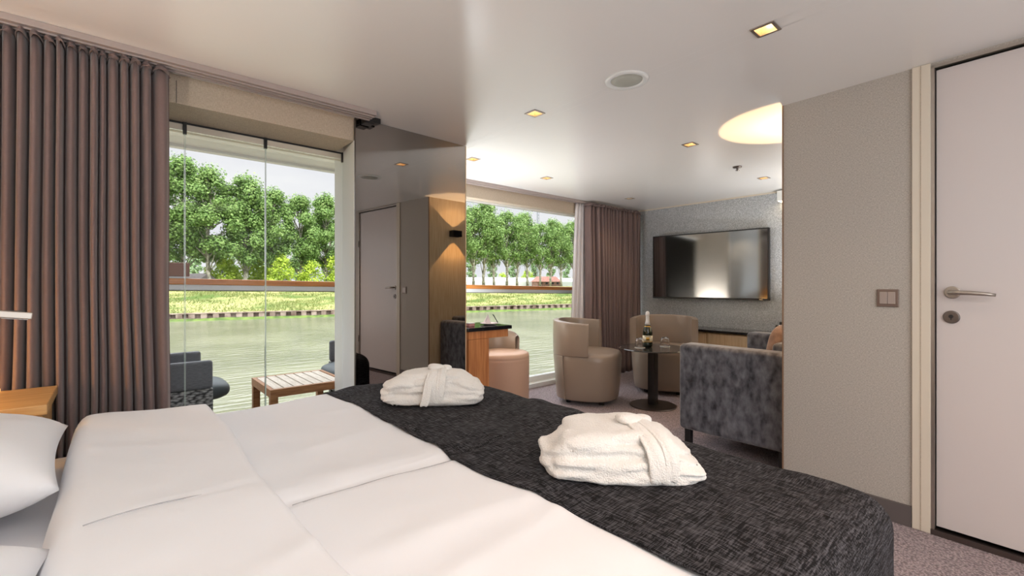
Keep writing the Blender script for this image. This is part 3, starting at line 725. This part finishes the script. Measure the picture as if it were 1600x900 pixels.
# ------------------------------------------------------------------ folded bathrobes
def lerp_tab(tab, u):
    for (a, x), (b, y) in zip(tab, tab[1:]):
        if u <= b: t = (u-a)/(b-a); t = t*t*(3-2*t); return x+(y-x)*t
    return tab[-1][1]
def robe(label, c, rz, seed, sz, top_tab, layers, lumps, belt_x, belt_tilt):
    t = thing('bathrobe', label, 'bathrobe', c, rz, 'folded white bathrobes on the runner')
    Lx, Ly, h = sz; mb = MB()
    for (cx, cy, z0, z1, fx, fy, rot, e) in layers:
        mb.blob((Lx*cx, Ly*cy, h*(z0+z1)/2), (Lx*fx, Ly*fy, h*(z1-z0)), rot, e, nu=40, nv=20)
    for (cx, cy, cz, fx, fy, fz, rot, tilt) in lumps:
        mb.blob((Lx*cx, Ly*cy, h*cz), (Lx*fx, Ly*fy, h*fz), rot, .8, tilt=tilt)
    tmp = mb.build('robe_tmp', None, None)
    m = tmp.modifiers.new('remesh', 'REMESH'); m.mode = 'VOXEL'; m.voxel_size = .0045
    m = tmp.modifiers.new('smooth', 'SMOOTH'); m.iterations = 4; m.factor = .5
    bpy.context.view_layer.update()
    ev = tmp.evaluated_get(bpy.context.evaluated_depsgraph_get()); me = bpy.data.meshes.new_from_object(ev)
    bpy.data.objects.remove(tmp)
    for v in me.vertices:
        x, y, z = v.co; u = x/Lx+.5
        k = lerp_tab(top_tab, u); zr = z/h
        z2 = z*(1-(1-k)*min(1, zr*1.1)**.8)
        # long soft folds, mostly running the long way
        d = .008*noise.noise((x*6+seed, y*16, z*38))+.006*noise.noise((x*16, y*22+seed, z*60))+.0012*noise.noise((x*120, y*120, z*120+seed))
        nrm = v.normal
        v.co = (x+nrm.x*d+.008*noise.noise((y*9, z*20, seed)), y+nrm.y*d+.010*noise.noise((x*7, z*22, seed+2)), max(.001, z2+nrm.z*d))
    for p in me.polygons: p.use_smooth = True
    me.materials.clear(); me.materials.append(M['terry'])
    o = bpy.data.objects.new('robe_body', me); COL.objects.link(o); o.parent = t
    def strip(path, wdt, name, th=.009):
        vs = []; fs = []; n = len(path)
        for p, tw in path:
            for q in (-1, -.6, -.2, .2, .6, 1):
                vs.append((p[0]+q*wdt/2*math.cos(tw), p[1]+q*wdt/2*math.sin(tw)+.0015*math.sin(q*7+p[2]*60), p[2]+.0025*math.cos(q*5)))
        for i in range(n-1):
            for q in range(5): a = i*6+q; fs.append((a, a+1, a+7, a+6))
        s = mesh_obj(name, vs, fs, M['terry'], t, True); solid(s, th, 0); subs(s, 2); return s
    def topz(x): return h*lerp_tab(top_tab, x/Lx+.5)
    pth = []
    for k in range(17):
        a = PI*(-.03+1.06*k/16); y = -math.cos(a)*(Ly*.5+.006); zz = max(0.0, math.sin(a))**.55*topz(belt_x)
        pth.append(((belt_x+belt_tilt*y, y, max(.006, zz)+.006), 0))
    strip(pth, .050, 'belt')
    strip([((p[0]+.024+.008*math.sin(i*.5), p[1]*.995, p[2]+.004), .05) for i, (p, _) in enumerate(pth[:12])], .036, 'belt_loop')
    kb = MB().blob((belt_x-.005, .0, topz(belt_x)+.010), (.075, .06, .030), .3, .85, tilt=.15).blob((belt_x+.030, .012, topz(belt_x)+.006), (.05, .05, .026), -.5, .85)
    kb.build('belt_knot', M['terry'], t, smooth=True)
    return t, strip, h, Ly
LAY2 = [(0, -.01, .0, .31, 1.0, 1.0, 0, .30), (.01, -.015, .29, .55, .97, .97, .03, .30), (.03, .0, .50, .76, .92, .88, -.03, .34), (.04, .03, .70, 1.02, .84, .74, .04, .45)]
LMP2 = [(-.36, -.10, .60, .34, .62, .62, .5, .10), (-.20, -.22, .80, .44, .40, .38, .25, .05), (-.40, .02, .34, .24, .80, .60, -.2, 0), (-.10, -.44, .14, .72, .14, .26, .02, 0), (.30, -.40, .40, .40, .18, .20, -.10, 0), (.44, -.1, .25, .14, .70, .46, .1, 0)]
r2 = robe('folded white terry bathrobe nearest the viewer, lit warm orange', (1.022, .732, HB+.016), math.radians(-46), 4, (.385, .275, .114),
          [(0, .72), (.14, .98), (.60, 1.0), (.80, .78), (1.0, .45)], LAY2, LMP2, .035, -.30)
LAY1 = [(0, -.01, .0, .36, 1.0, 1.0, 0, .40), (.02, -.01, .33, .62, .98, .94, -.03, .40), (.03, .01, .56, .84, .92, .84, .03, .45), (.02, .03, .74, 1.02, .78, .70, 0, .55)]
LMP1 = [(-.30, -.18, .66, .44, .56, .52, .18, .08), (-.42, .0, .40, .22, .86, .70, -.1, 0), (.34, -.10, .60, .34, .70, .60, -.12, 0), (.42, -.05, .34, .18, .84, .62, .1, 0), (-.20, -.44, .16, .56, .16, .28, .05, 0), (.20, -.43, .30, .50, .14, .20, -.06, 0)]
r1 = robe('folded white terry bathrobe on the window side of the bed, before the mirror', (1.022, 1.655, HB+.016), math.radians(-40), 8, (.40, .24, .126),
          [(0, .74), (.2, .95), (.5, 1.0), (.75, .96), (.92, .78), (1.0, .62)], LAY1, LMP1, .012, .05)
t_, strip, h, Ly = r1
strip([((.0, -.07, h*1.04), 0), ((-.008, -Ly*.44, h*.86), 0), ((-.012, -Ly*.56, h*.5), 0), ((-.018, -Ly*.60, h*.2), 0), ((-.024, -Ly*.62, .010), 0)], .034, 'belt_tail')

# ------------------------------------------------------------------ living room furniture
def squircle(n, a, b, e=.75, off=0.0):
    pts = []
    for k in range(n):
        th = 2*PI*k/n; c, s = math.cos(th), math.sin(th)
        pts.append((a*math.copysign(abs(c)**e, c), b*math.copysign(abs(s)**e, s)))
    return pts
def ringsolid(rings):
    """closed stack of rings -> mesh"""
    mb = MB(); n = len(rings[0]); vs = []; fs = []
    for r in rings: vs += r
    for i in range(len(rings)-1):
        for k in range(n): k2 = (k+1) % n; fs.append((i*n+k, i*n+k2, (i+1)*n+k2, (i+1)*n+k))
    fs.append(tuple(reversed(range(n)))); fs.append(tuple((len(rings)-1)*n+k for k in range(n)))
    return mb.add(vs, fs)
def tub_chair(label, loc, rz):
    """faces local +x"""
    t = thing('tub_chair', label, 'armchair', loc, rz, 'taupe leather tub chairs round the glass table')
    n = 64; A, Bb = .315, .325
    def ring(sc, z, grow=0.0, front=0.0):
        r = []
        for x, y in squircle(n, A*sc+grow, Bb*sc+grow, .80): r.append((x+(front if x > 0 else 0)*abs(x)/A, y, z))
        return r
    # seat drum
    rs = [ring(.80, .045), ring(.88, .047), ring(.90, .06), ring(.935, .16), ring(.97, .30), ring(.985, .40), ring(.98, .445), ring(.94, .466), ring(.86, .474), ring(.5, .478), ring(.1, .478)]
    ringsolid(rs).build('seat', M['leather'], t, smooth=True)
    # wrapping back: angular range around the rear, full height at the very back
    def shell(name, a0, a1, z0f, z1f, r_out, r_in, seg=48):
        vs = []; fs = []; m = 10
        for i in range(seg+1):
            th = a0+(a1-a0)*i/seg; c, s = math.cos(th), math.sin(th); e = .80
            ux, uy = math.copysign(abs(c)**e, c), math.copysign(abs(s)**e, s)
            z0, z1 = z0f(th), z1f(th); out_ = lambda z: r_out*(.945+.055*min(1, z/.5)); 
            rr = .018
            prof = [(r_in+.004, z0), (r_out-.006, z0), (r_out, z0+.006), (r_out, (z0+z1)/2), (r_out, z1-rr), (r_out-rr*.5, z1-.003), (r_in+rr*.5, z1), (r_in, z1-rr), (r_in, (z0+z1)/2), (r_in, z0+.004)]
            for r, z in prof:
                k = (.90+.10*min(1, max(0, (z-.05)/.42)))
                vs.append((A*r*ux*k, Bb*r*uy*k, z))
        for i in range(seg):
            for q in range(m):
                q2 = (q+1) % m; fs.append((i*m+q, i*m+q2, (i+1)*m+q2, (i+1)*m+q))
        fs.append(tuple(range(m))); fs.append(tuple(seg*m+q for q in reversed(range(m))))
        o = MB().add(vs, fs).build(name, M['leather'], t, smooth=True); bev(o, .006, 2, 50); return o
    top = lambda th: .775-.030*(1-math.cos(min(PI, abs(PI-th))))*.8
    shell('backrest', PI-math.radians(98), PI+math.radians(98), lambda th: .452, top, 1.03, .86)
    shell('back_panel', PI-math.radians(62), PI+math.radians(62), lambda th: .05, lambda th: .456, 1.03, .93, 30)
    for a in (45, 135, 225, 315):
        x, y = .22*math.cos(math.radians(a)), .22*math.sin(math.radians(a))
        MB().lathe([(.022, .001), (.026, .046)], 14, x, y).build('foot', M['black'], t)
    return t
tub_chair('taupe leather tub chair beside the living room window', (3.43, 2.80, 0), math.radians(-62))
tub_chair('taupe leather tub chair behind the round table, below the television', (4.33, 2.53, 0), math.radians(205))
# low table
t = thing('coffee_table', 'round smoked glass table on a black pillar and disc base', 'table', (3.70, 2.27, 0))
MB().lathe([(.001, .520), (.300, .520), (.303, .524), (.300, .530), (.001, .530)], 64).build('tabletop', M['smokeglass'], t)
B('pillar', -.033, .033, -.033, .033, .012, .5195, M['black'], t, .003)
MB().lathe([(.205, .0005), (.207, .006), (.20, .010), (.03, .0125), (.001, .0125)], 56).build('base', M['darksteel'], t, smooth=False)
# bottle
t = thing('champagne_bottle', 'dark champagne bottle with white foil neck on the round glass table', 'bottle', (3.70, 2.325, .5305))
MB().lathe([(.030, 0), (.041, .006), (.043, .02), (.043, .13), (.040, .155), (.028, .195), (.018, .225), (.0155, .24)], 32).build('glass_body', M['bottleglass'], t, smooth=True)
MB().lathe([(.0260, .205), (.0187, .228), (.0165, .245), (.0155, .285), (.019, .29), (.019, .30), (.0165, .318), (.008, .325), (.001, .326)], 28).build('foil', M['foil'], t, smooth=True)
ra = math.radians(215)
def curved(name, r, z0, z1, a0, a1, mat, parent, seg=20):
    vs = []; fs = []
    for k in range(seg+1):
        a = a0+(a1-a0)*k/seg; vs += [(r*math.cos(a), r*math.sin(a), z0), (r*math.cos(a), r*math.sin(a), z1)]
    for k in range(seg): fs.append((2*k, 2*k+2, 2*k+3, 2*k+1))
    o = mesh_obj(name, vs, fs, mat, parent, True); solid(o, .0006, 1); return o
lb = curved('label', .0435, .045, .105, ra-1.5, ra+1.5, M['label'], t)
curved('label_crest', .0442, .062, .090, ra-.35, ra+.35, M['gold'], lb, 8); curved('label_band', .0442, .047, .053, ra-1.45, ra+1.45, M['gold'], lb)
curved('label_script', .0442, .094, .099, ra-.7, ra+.7, pmat('ink', (.05, .04, .04, 1), .6), lb)
curved('neck_label', .0305, .176, .192, ra-1.2, ra+1.2, M['gold'], t)
def tumbler(label, loc):
    t = thing('tumbler', label, 'glass', loc, 0, 'upturned tumblers on the glass table')
    MB().lathe([(.034, .004), (.040, .03), (.040, .055), (.034, .080), (.020, .090), (.001, .091), (.001, .080), (.018, .080), (.031, .072), (.0375, .054), (.0375, .03), (.0325, .004)], 28, cap=False).build('bowl', M['clearglass'], t, smooth=True)
    MB().lathe([(.046, .0003), (.047, .002), (.046, .0036), (.001, .0036)], 28).build('coaster', M['foil'], t)
tumbler('upturned tumbler left of the champagne bottle, on a white coaster', (3.590, 2.335, .5305))
tumbler('upturned tumbler right of the champagne bottle, on a white coaster', (3.83, 2.225, .5305))

# sofa: backs on to the oak panel, faces the window
sf = thing('sofa', 'grey velvet two-seat sofa seen from its arm side, behind the bed foot', 'sofa', (3.52, 1.24, 0))
def sb(name, x0, x1, y0, y1, z0, z1, mat, bv=.03):
    o = B(name, x0-3.52, x1-3.52, y0-1.24, y1-1.24, z0, z1, mat, sf); bev(o, bv, 4); 
    for p in o.data.polygons: p.use_smooth = True
    return o
sb('armrest', 2.90, 3.06, .90, 1.585, .125, .70, M['velvet'])
sb('armrest', 4.02, 4.18, .90, 1.585, .125, .70, M['velvet'])
sb('backrest', 3.061, 4.019, .90, 1.06, .125, .74, M['velvet'])
sb('seat_base', 3.061, 4.019, 1.0, 1.57, .125, .30, M['velvet'], .01)
sb('seat_cushion', 3.07, 3.54, 1.07, 1.585, .301, .44, M['velvet'], .04); sb('seat_cushion', 3.545, 4.01, 1.07, 1.585, .301, .44, M['velvet'], .04)
for x in (2.94, 4.10):
    for y in (.95, 1.53): sb('leg', x-.02, x+.02, y-.02, y+.02, .001, .1245, M['black'], .002)
def cush(label, c, rot, size):
    t = thing('cushion', label, 'cushion', c)
    o = MB().blob((0, 0, 0), size, 0, .55).build('cover', M['velvetbrown'], t, smooth=True); o.rotation_euler = rot; return t
cush('brown cushion leaning in the far corner of the velvet sofa', (3.86, 1.24, .62), (math.radians(12), math.radians(0), math.radians(-10)), (.36, .13, .36))

# desk, desk stool and things on it
t = thing('desk', 'cherry wood desk with a black top, behind the mirror partition', 'desk', (2.11, 2.90, 0))
B('side_panel', -.17, .015, -.215, .15, .001, .698, M['cherry'], t)
B('apron', -.17, .205, -.215, .15, .7, .757, M['cherry'], t)
B('worktop', -.18, .235, -.228, .155, .758, .786, M['blackgloss'], t, .002)
t = thing('plate', 'small white plate on the end of the dark desk top', 'plate', (2.235, 2.82, .7865))
MB().lathe([(.03, 0), (.045, .003), (.075, .012), (.072, .014), (.04, .006), (.001, .005)], 32).build('dish', pmat('china', srgb(228, 214, 214), .25), t, smooth=True)
t = thing('folded_card', 'white folded card standing on the plate', 'card', (2.225, 2.825, .799))
mesh_obj('card', [(-.045, -.02, -.006), (.035, .0, -.006), (-.03, .03, -.006), (0, 0, .07)], [(0, 1, 3), (1, 2, 3), (2, 0, 3)], pmat('card', srgb(226, 216, 220), .6), t)
t = thing('pen', 'dark pen leaning on the plate on the desk', 'pen', (2.27, 2.80, .7985))
MB().tube([(.028, -.012, .0), (.0, 0, .052), (-.01, .004, .068)], .0035, 8).build('barrel', M['black'], t, smooth=True)
t = thing('small_box', 'small pink box beside the plate, at the mirror edge', 'box', (2.02, 2.78, .7865))
B('box_body', -.02, .03, -.02, .02, 0, .022, pmat('pink', srgb(200, 140, 140), .5), t, .002); B('box_lid', -.022, .032, -.022, .022, .0221, .028, M['white'], t, .001)
t = thing('desk_stool', 'round beige leather stool with a low back at the cherry desk', 'stool', (2.62, 3.13, 0), math.radians(-100+180))
MB().lathe([(.20, .03), (.235, .032), (.247, .05), (.250, .44), (.250, .452), (.247, .458), (.250, .466), (.245, .492), (.225, .503), (.10, .508), (.001, .508)], 56).build('seat', M['leatherpink'], t, smooth=True)
def lowback(t):
    vs = []; fs = []; m = 8; seg = 30; r0, r1 = .195, .248
    for i in range(seg+1):
        a = math.radians(-72+144*i/seg); zz = .675-.05*abs((i/seg)*2-1)**6
        for r, z in ((r0, .50), (r1-.01, .40), (r1+.004, .42), (r1+.004, zz-.02), (r1-.012, zz), (r0+.012, zz), (r0, zz-.02), (r0, .52)):
            vs.append((r*math.cos(a), r*math.sin(a), z))
    for i in range(seg):
        for q in range(m): fs.append((i*m+q, i*m+(q+1) % m, (i+1)*m+(q+1) % m, (i+1)*m+q))
    fs.append(tuple(range(m))); fs.append(tuple(seg*m+q for q in reversed(range(m))))
    MB().add(vs, fs).build('backrest', M['leather'], t, smooth=True)
lowback(t)
for a in (45, 135, 225, 315): MB().lathe([(.018, .001), (.02, .031)], 12, .17*math.cos(math.radians(a)), .17*math.sin(math.radians(a))).build('foot', M['black'], t)

# ------------------------------------------------------------------ balcony
S('balcony_deck', -2.6, 6.5, 2.99, 4.02, -.16, -.06, M['deck'])
S('balcony_roof', -2.6, 6.5, 2.98, 3.95, 2.085, 2.23, M['white'])
S('trim_8', -2.6, 6.5, 3.93, 3.99, 2.065, 2.24, M['white'])
rl = thing('balcony_rail', 'varnished wooden handrail over a white rail and glass along the balcony', 'railing', (.35, 3.95, 0))
hr = MB().box(-3.0, 7.5, -.025, .035, 1.102, 1.145).build('handrail', M['handrail'], rl, bevel=.006); hr.rotation_euler = (0, math.radians(1.0), 0)
wr = B('lower_rail', -3.0, 7.5, -.015, .025, 1.064, 1.1015, M['railwhite'], rl, .003); wr.rotation_euler = (0, math.radians(1.0), 0)
wr = B('rail_gasket', -3.0, 7.5, -.01, .01, 1.057, 1.0635, M['baseboard'], rl); wr.rotation_euler = (0, math.radians(1.0), 0)
for x0, x1 in ((-3.0, -.9), (-.88, 1.2), (1.22, 3.3), (3.32, 5.4)):
    B('glass_panel', x0, x1, -.004, .004, 0.0, 1.0, M['glass'], rl)
def wicker_chair(label, loc, rz):
    """faces local +x; origin at floor centre"""
    t = thing('wicker_armchair', label, 'armchair', loc, rz, 'wicker armchairs on the balcony')
    for s in (-1, 1):
        y0, y1 = (s*.275, s*.225) if s < 0 else (s*.225, s*.275)
        a = B('armrest', -.30, .33, y0, y1, .53, .70, M['slate'], t); bev(a, .018, 3)
        a = B('side_weave', -.30, .33, y0+.001, y1-.001, .40, .5295, M['wicker'], t); bev(a, .003)
        a = B('side_base', -.30, .33, y0+.002, y1-.002, .03, .3995, M['black'], t); bev(a, .003)
    B('seat_frame', -.29, .325, -.2235, .2235, .30, .42, M['wicker'], t, .004)
    a = B('backrest', -.34, -.3005, -.275, .275, .03, .84, M['wicker'], t); bev(a, .015, 3)
    a = MB().blob((.10, 0, .485), (.70, .43, .125), 0, .45).build('seat_cushion', M['cushdark'], t, smooth=True)
    for x in (-.28, .30):
        for y in (-.25, .25): MB().lathe([(.015, 0), (.018, .03)], 10, x, y).build('foot', M['black'], t)
    return t
wicker_chair('grey wicker armchair on the balcony nearest the taupe curtain', (.13, 3.555, -.059), 0)
wicker_chair('grey wicker armchair on the balcony half hidden behind the white reveal', (1.67, 3.55, -.059), PI)
t = thing('teak_table', 'low slatted teak table between the balcony armchairs', 'table', (.975, 3.36, -.059))
zt = .505
for k in range(7): B('slat', -.215+.061*k+.0025, -.215+.061*(k+1)-.0060, -.225, .225, zt-.018, zt, M['teaktop'], t, .002)
fr = MB().box(-.24, .24, -.255, -.2265, zt-.05, zt).box(-.24, .24, .2265, .255, zt-.05, zt).box(-.24, -.2165, -.2264, .2264, zt-.05, zt).box(.2165, .24, -.2264, .2264, zt-.05, zt)
fr.build('frame', M['teak'], t)
for x in (-.217, .217):
    for y in (-.232, .232): B('leg', x-.022, x+.022, y-.022, y+.022, .0005, zt-.0505, M['teak'], t, .002)
t = thing('lampshade', 'brown box-shaped lampshade above the wooden rail, beside the curtain', 'lampshade', (.335, 3.955, 1.147))  # solid box built in place of a lamp's reflection in the window
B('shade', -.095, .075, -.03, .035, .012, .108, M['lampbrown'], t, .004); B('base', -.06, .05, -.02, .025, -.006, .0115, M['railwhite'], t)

# ------------------------------------------------------------------ river, far bank
WZ = -2.4
S('water', -700, 900, 4.6, 420, WZ-.4, WZ, M['water'])
S('hull', -30, 40, 3.90, 4.02, WZ-.3, -.10, M['white'])
LB = Vector((4.5, 54.0, 0)); EB = Vector((.9742, -.2257, 0)); NB = Vector((.2257, .9742, 0))
def bk(a, n, z=0): p = LB+EB*a+NB*n; return (p.x, p.y, z)
def strip_mesh(name, n0, z0, n1, z1, mat, a0=-160, a1=260, da=2.0, rough=0.0, rows=1, zf=None):
    na = int((a1-a0)/da); vs = []; fs = []
    for i in range(na+1):
        a = a0+da*i
        for j in range(rows+1):
            v = j/rows; n = n0+(n1-n0)*v; z = z0+(z1-z0)*v
            if zf: z = zf(a, v, z)
            vs.append(bk(a, n, z))
    for i in range(na):
        for j in range(rows): q = i*(rows+1)+j; fs.append((q, q+rows+1, q+rows+2, q+1))
    return struct(mesh_obj(name, vs, fs, mat, None, True))
strip_mesh('bank_moss', -.55, WZ-.05, .1, WZ+.22, M['moss'], zf=lambda a, v, z: z+.1*noise.noise((a*.6, v, 0)))
strip_mesh('bank', .62, -1.72, 15, .72, M['grass'], -160, 260, 1.0, rows=16, zf=lambda a, v, z: z+(.35*noise.noise((a*.22, v*5, 0))+.15*noise.noise((a*.9, v*14, 2)))*min(1, v*6)+.55*math.sin(v*PI)*.3)
strip_mesh('meadow', 15, .72, 300, 1.0, M['grass'], -400, 520, 10, rows=8)
pm = MB(); ppost = MB()
for i in range(420):
    a = -160+i
    q = [bk(a, .30, WZ), bk(a+.5, .30, WZ), bk(a+.5, .58, WZ), bk(a+1, .58, WZ)]
    z1 = -1.74
    pts = [bk(a, .30), bk(a+.5, .30), bk(a+.58, .60), bk(a+.92, .60), bk(a+1, .30)]
    k = len(pm.v); pm.v += [(p[0], p[1], WZ-.1) for p in pts]+[(p[0], p[1], z1) for p in pts]; n = 5
    pm.f += [(k+j, k+j+1, k+n+j+1, k+n+j) for j in range(4)]
struct(pm.build('sheet_piling', M['piling']))
pc = MB()
for i in range(60):
    a0 = -160+7*i; p0, p1, p2, p3 = bk(a0, .25), bk(a0+7, .25), bk(a0+7, .66), bk(a0, .66)
    pc.prism([p0[:2], p1[:2], p2[:2], p3[:2]], -1.76, -1.66)
struct(pc.build('piling_cap', M['piling']))
# tall grass on the bank, uncountable
gb = MB(); rg = random.Random(5); gv = []; gf = []
for i in range(26000):
    a = rg.uniform(-14, 60) if i % 5 else rg.uniform(-40, 100); v = rg.random()**1.1; n = .7+14.5*v
    z = -1.72+2.44*v+.16*math.sin(v*PI)+.35*noise.noise((a*.22, v*5, 0))*min(1, v*6)-.05
    h = rg.uniform(.14, .36)*(1.0+.8*max(0, noise.noise((a*.15, n*.3, 9)))); w = rg.uniform(.04, .08); t0 = rg.uniform(0, PI)
    bx_, by_, _ = bk(a, n); dx, dy = math.cos(t0)*w, math.sin(t0)*w; lx, ly = rg.uniform(-.2, .3), rg.uniform(-.15, .15)
    k = len(gv); gv += [(bx_-dx, by_-dy, z), (bx_+dx, by_+dy, z), (bx_+lx, by_+ly, z+h)]; gf.append((k, k+1, k+2))
tag(mesh_obj('tall_grass', gv, gf, M['grassblade']), 'tall pale grass growing on the far river bank', 'grass', kind='stuff')

def tree_mesh(seed, H, crown_r, clear, leaves, leafsize, slim=1.0):
    rnd = random.Random(seed)
    tr = MB(); pts = []; x = y = 0
    for k in range(8):
        z = H*.86*k/7; x += rnd.uniform(-.25, .25)*(H/16); y += rnd.uniform(-.2, .2)*(H/16); pts.append((x, y, z))
    tr.tube(pts, [.30*(H/16)*(1-.11*k) for k in range(8)], 8)
    blobs = []
    for k in range(40):
        f = clear+(1-clear)*(k+rnd.random())/40*.94; z = H*f
        prof = math.sin(PI*min(1, max(.04, (f-clear)/(1-clear)))**.75)**.6
        a = rnd.uniform(0, 2*PI); rr = crown_r*prof*rnd.uniform(.25, .75)*slim
        j = min(7, max(0, int(f/.86*7))); base = Vector(pts[max(0, j-1)]); tip = Vector((pts[j][0]+rr*math.cos(a), pts[j][1]+rr*math.sin(a), z))
        mid = (base+tip)/2+Vector((0, 0, -.2)); tr.tube([base, mid, tip], [.11*(H/16), .07*(H/16), .03*(H/16)], 5)
        blobs.append((tip, crown_r*rnd.uniform(.17, .36)*(.6+.4*prof)))
    blobs.append((Vector((pts[-1][0], pts[-1][1], H*.93)), crown_r*.36))
    vs = []; fs = []; tot = sum(b[1]**2 for b in blobs)
    for c, r in blobs:
        for _ in range(int(leaves*r*r/tot)):
            d = Vector((rnd.gauss(0, 1), rnd.gauss(0, 1), rnd.gauss(0, 1))).normalized(); rad = r*(rnd.random()**.35)*rnd.uniform(.7, 1.35)
            p = c+Vector((d.x*rad, d.y*rad, d.z*rad*.9)); s = leafsize*rnd.uniform(.6, 1.3)
            n = (d+Vector((rnd.uniform(-.8, .8), rnd.uniform(-.8, .8), rnd.uniform(-.2, 1.0)))).normalized()
            u = n.cross(Vector((0, 0, 1))).normalized() if abs(n.z) < .99 else Vector((1, 0, 0)); w = n.cross(u)
            k = len(vs); vs += [p-u*s*.5, p+w*s*.42, p+u*s*.5, p-w*s*.42]; fs.append((k, k+1, k+2, k+3))
    return tr, (vs, fs)
def make_tree(seed, H, cr, clear, leaves, ls, leaf, label, group, slim=1.0, name='tree'):
    tr, (vs, fs) = tree_mesh(seed, H, cr, clear, leaves, ls, slim)
    t = thing(name, label, 'tree' if name == 'tree' else 'bush', (0, 0, 0), 0, group)
    tr.build('trunk', M['bark'], t, smooth=True); mesh_obj('crown', vs, fs, leaf, t); return t
protoA = [make_tree(s, 16, 4.6, .24, 17000, .30, M['leaf'], 'x', 'tall trees along the far bank') for s in (21, 22, 23, 24)]
protoB = [make_tree(s, 16, 4.3, .34, 9000, .30, M['leaf'], 'x', 'tall trees along the far bank') for s in (31, 32, 33)]
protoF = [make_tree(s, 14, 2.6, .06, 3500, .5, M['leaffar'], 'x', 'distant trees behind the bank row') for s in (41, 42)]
protoY = [make_tree(s, 4.2, 2.6, .02, 3000, .26, M['leafyellow'], 'x', 'light green bushes under the trees', name='bush') for s in (51, 52)]
used = set()
def plant(proto, px_r, Z, zb, scale, label, rz):
    """px_r = sideways slope seen from the cabin, Z = distance along the view axis (metres)"""
    x, y = Z*(.6597+.7516*px_r), Z*(.7516-.6597*px_r)
    if proto.name in used: o = copy_tree(proto)
    else: used.add(proto.name); o = proto
    o.location = (x, y, zb); o.rotation_euler = (0, 0, rz); o.scale = (scale,)*3; o['label'] = label
    return o
ORD = ['first', 'second', 'third', 'fourth', 'fifth', 'sixth', 'seventh', 'eighth', 'ninth', 'tenth', 'eleventh', 'twelfth', 'thirteenth']
L1 = [(-.80, 56, 1.05), (-.725, 60, 1.08), (-.66, 60, 1.0), (-.59, 62, .97), (-.525, 66, .90), (-.465, 68, .86), (-.405, 72, .92), (-.34, 76, .92), (-.27, 80, .92), (-.19, 84, .92)]
for i, (r, Z, s) in enumerate(L1):
    plant(protoA[i % 4], r, Z, .6, s, f'tall leafy tree on the far bank, {ORD[i]} from the left in the near row', i*1.7)
L2 = [(-.112+.0245*i, 84+3.2*i, (1.02, .98, 1.06, .94)[i % 4]) for i in range(13)]
for i, (r, Z, s) in enumerate(L2):
    plant(protoB[i % 3], r, Z, .6, s, f'slender bare-stemmed tree seen through the living room window, {ORD[i]} from the left', i*2.1)
FR = [(-.70, 105), (-.62, 110), (-.55, 100), (-.47, 112), (-.40, 106), (-.09, 150), (-.045, 155), (.0, 160), (.052, 170), (.085, 165), (.12, 180), (.15, 175)]
for i, (r, Z) in enumerate(FR):
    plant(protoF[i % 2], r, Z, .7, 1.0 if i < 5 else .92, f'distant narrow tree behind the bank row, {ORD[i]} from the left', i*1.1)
BU = [(-.745, 66, .8), (-.64, 62, 1.1), (-.58, 66, 1.3), (-.50, 64, 1.05), (-.44, 66, .9), (-.385, 70, 1.2), (-.02, 130, .9), (.035, 135, 1.1), (.145, 140, 1.0)]
for i, (r, Z, s) in enumerate(BU):
    plant(protoY[i % 2], r, Z, .5, s, f'light green bush under the far trees, {ORD[i]} from the left', i*1.3)
def spot(r, Z): return (Z*(.6597+.7516*r), Z*(.7516-.6597*r))
# greenhouse strip, house, hut, mast
x, y = spot(-.02, 120); t = thing('greenhouse', 'long low white greenhouse behind the trees', 'greenhouse', (x, y, .7), math.radians(-13))
B('wall_panels', -30, 22, -3, 3, 0, 1.3, M['greenhouse'], t)
MB().add([(-30, -3, 1.3), (22, -3, 1.3), (22, 0, 2.3), (-30, 0, 2.3), (22, 3, 1.3), (-30, 3, 1.3)], [(0, 1, 2, 3), (3, 2, 4, 5), (1, 4, 2), (0, 3, 5)]).build('roof', M['greenhouse'], t)
x, y = spot(.075, 118); t = thing('house', 'low brick house with a pale red tiled roof behind the trees', 'house', (x, y, .7), math.radians(-24))
t.scale = (.75,)*3
B('walls', -4.2, 4.2, -3, 3, 0, 1.7, M['brick'], t)
MB().add([(-4.6, -3.5, 1.6), (4.6, -3.5, 1.6), (3.6, 0, 3.4), (-3.6, 0, 3.4), (4.6, 3.5, 1.6), (-4.6, 3.5, 1.6)], [(0, 1, 2, 3), (3, 2, 4, 5), (1, 4, 2), (0, 3, 5), (0, 5, 4, 1)]).build('roof', M['roof'], t)
for xx in (-3, -1, 1.2, 3): B('window', xx-.4, xx+.4, -3.05, -3.001, .7, 1.4, M['black'], t)
x, y = spot(-.69, 60); t = thing('hut', 'small grey gabled hut under the trees above the wooden rail', 'hut', (x, y, .5), math.radians(35))
B('walls', -1.3, 1.3, -1.5, 1.5, 0, 1.2, M['railwhite'], t)
MB().add([(-1.6, -1.7, 1.1), (1.6, -1.7, 1.1), (0, -1.7, 2.1), (-1.6, 1.7, 1.1), (1.6, 1.7, 1.1), (0, 1.7, 2.1)], [(0, 1, 2), (3, 5, 4), (0, 2, 5, 3), (1, 4, 5, 2), (0, 3, 4, 1)]).build('roof', M['baseboard'], t)
x, y = spot(.0565, 150); t = thing('radio_mast', 'tall thin radio mast rising above the far trees', 'mast', (x, y, .7))
mst = MB()
for sx_, sy_ in ((-.35, -.35), (.35, -.35), (0, .4)): mst.tube([(sx_, sy_, 0), (sx_*.8, sy_*.8, 25)], .09, 6)
for k in range(24): mst.tube([(-.35, -.35, k), (.35, -.35, k+1)], .05, 4); mst.tube([(.35, -.35, k), (0, .4, k+1)], .05, 4)
mst.build('lattice', M['mastgrey'], t)
for k, z in enumerate((14.5, 16.5, 18.5)): MB().lathe([(.55, z), (.55, z+1.0)], 10).build('antenna_ring', M['mastgrey'], t)
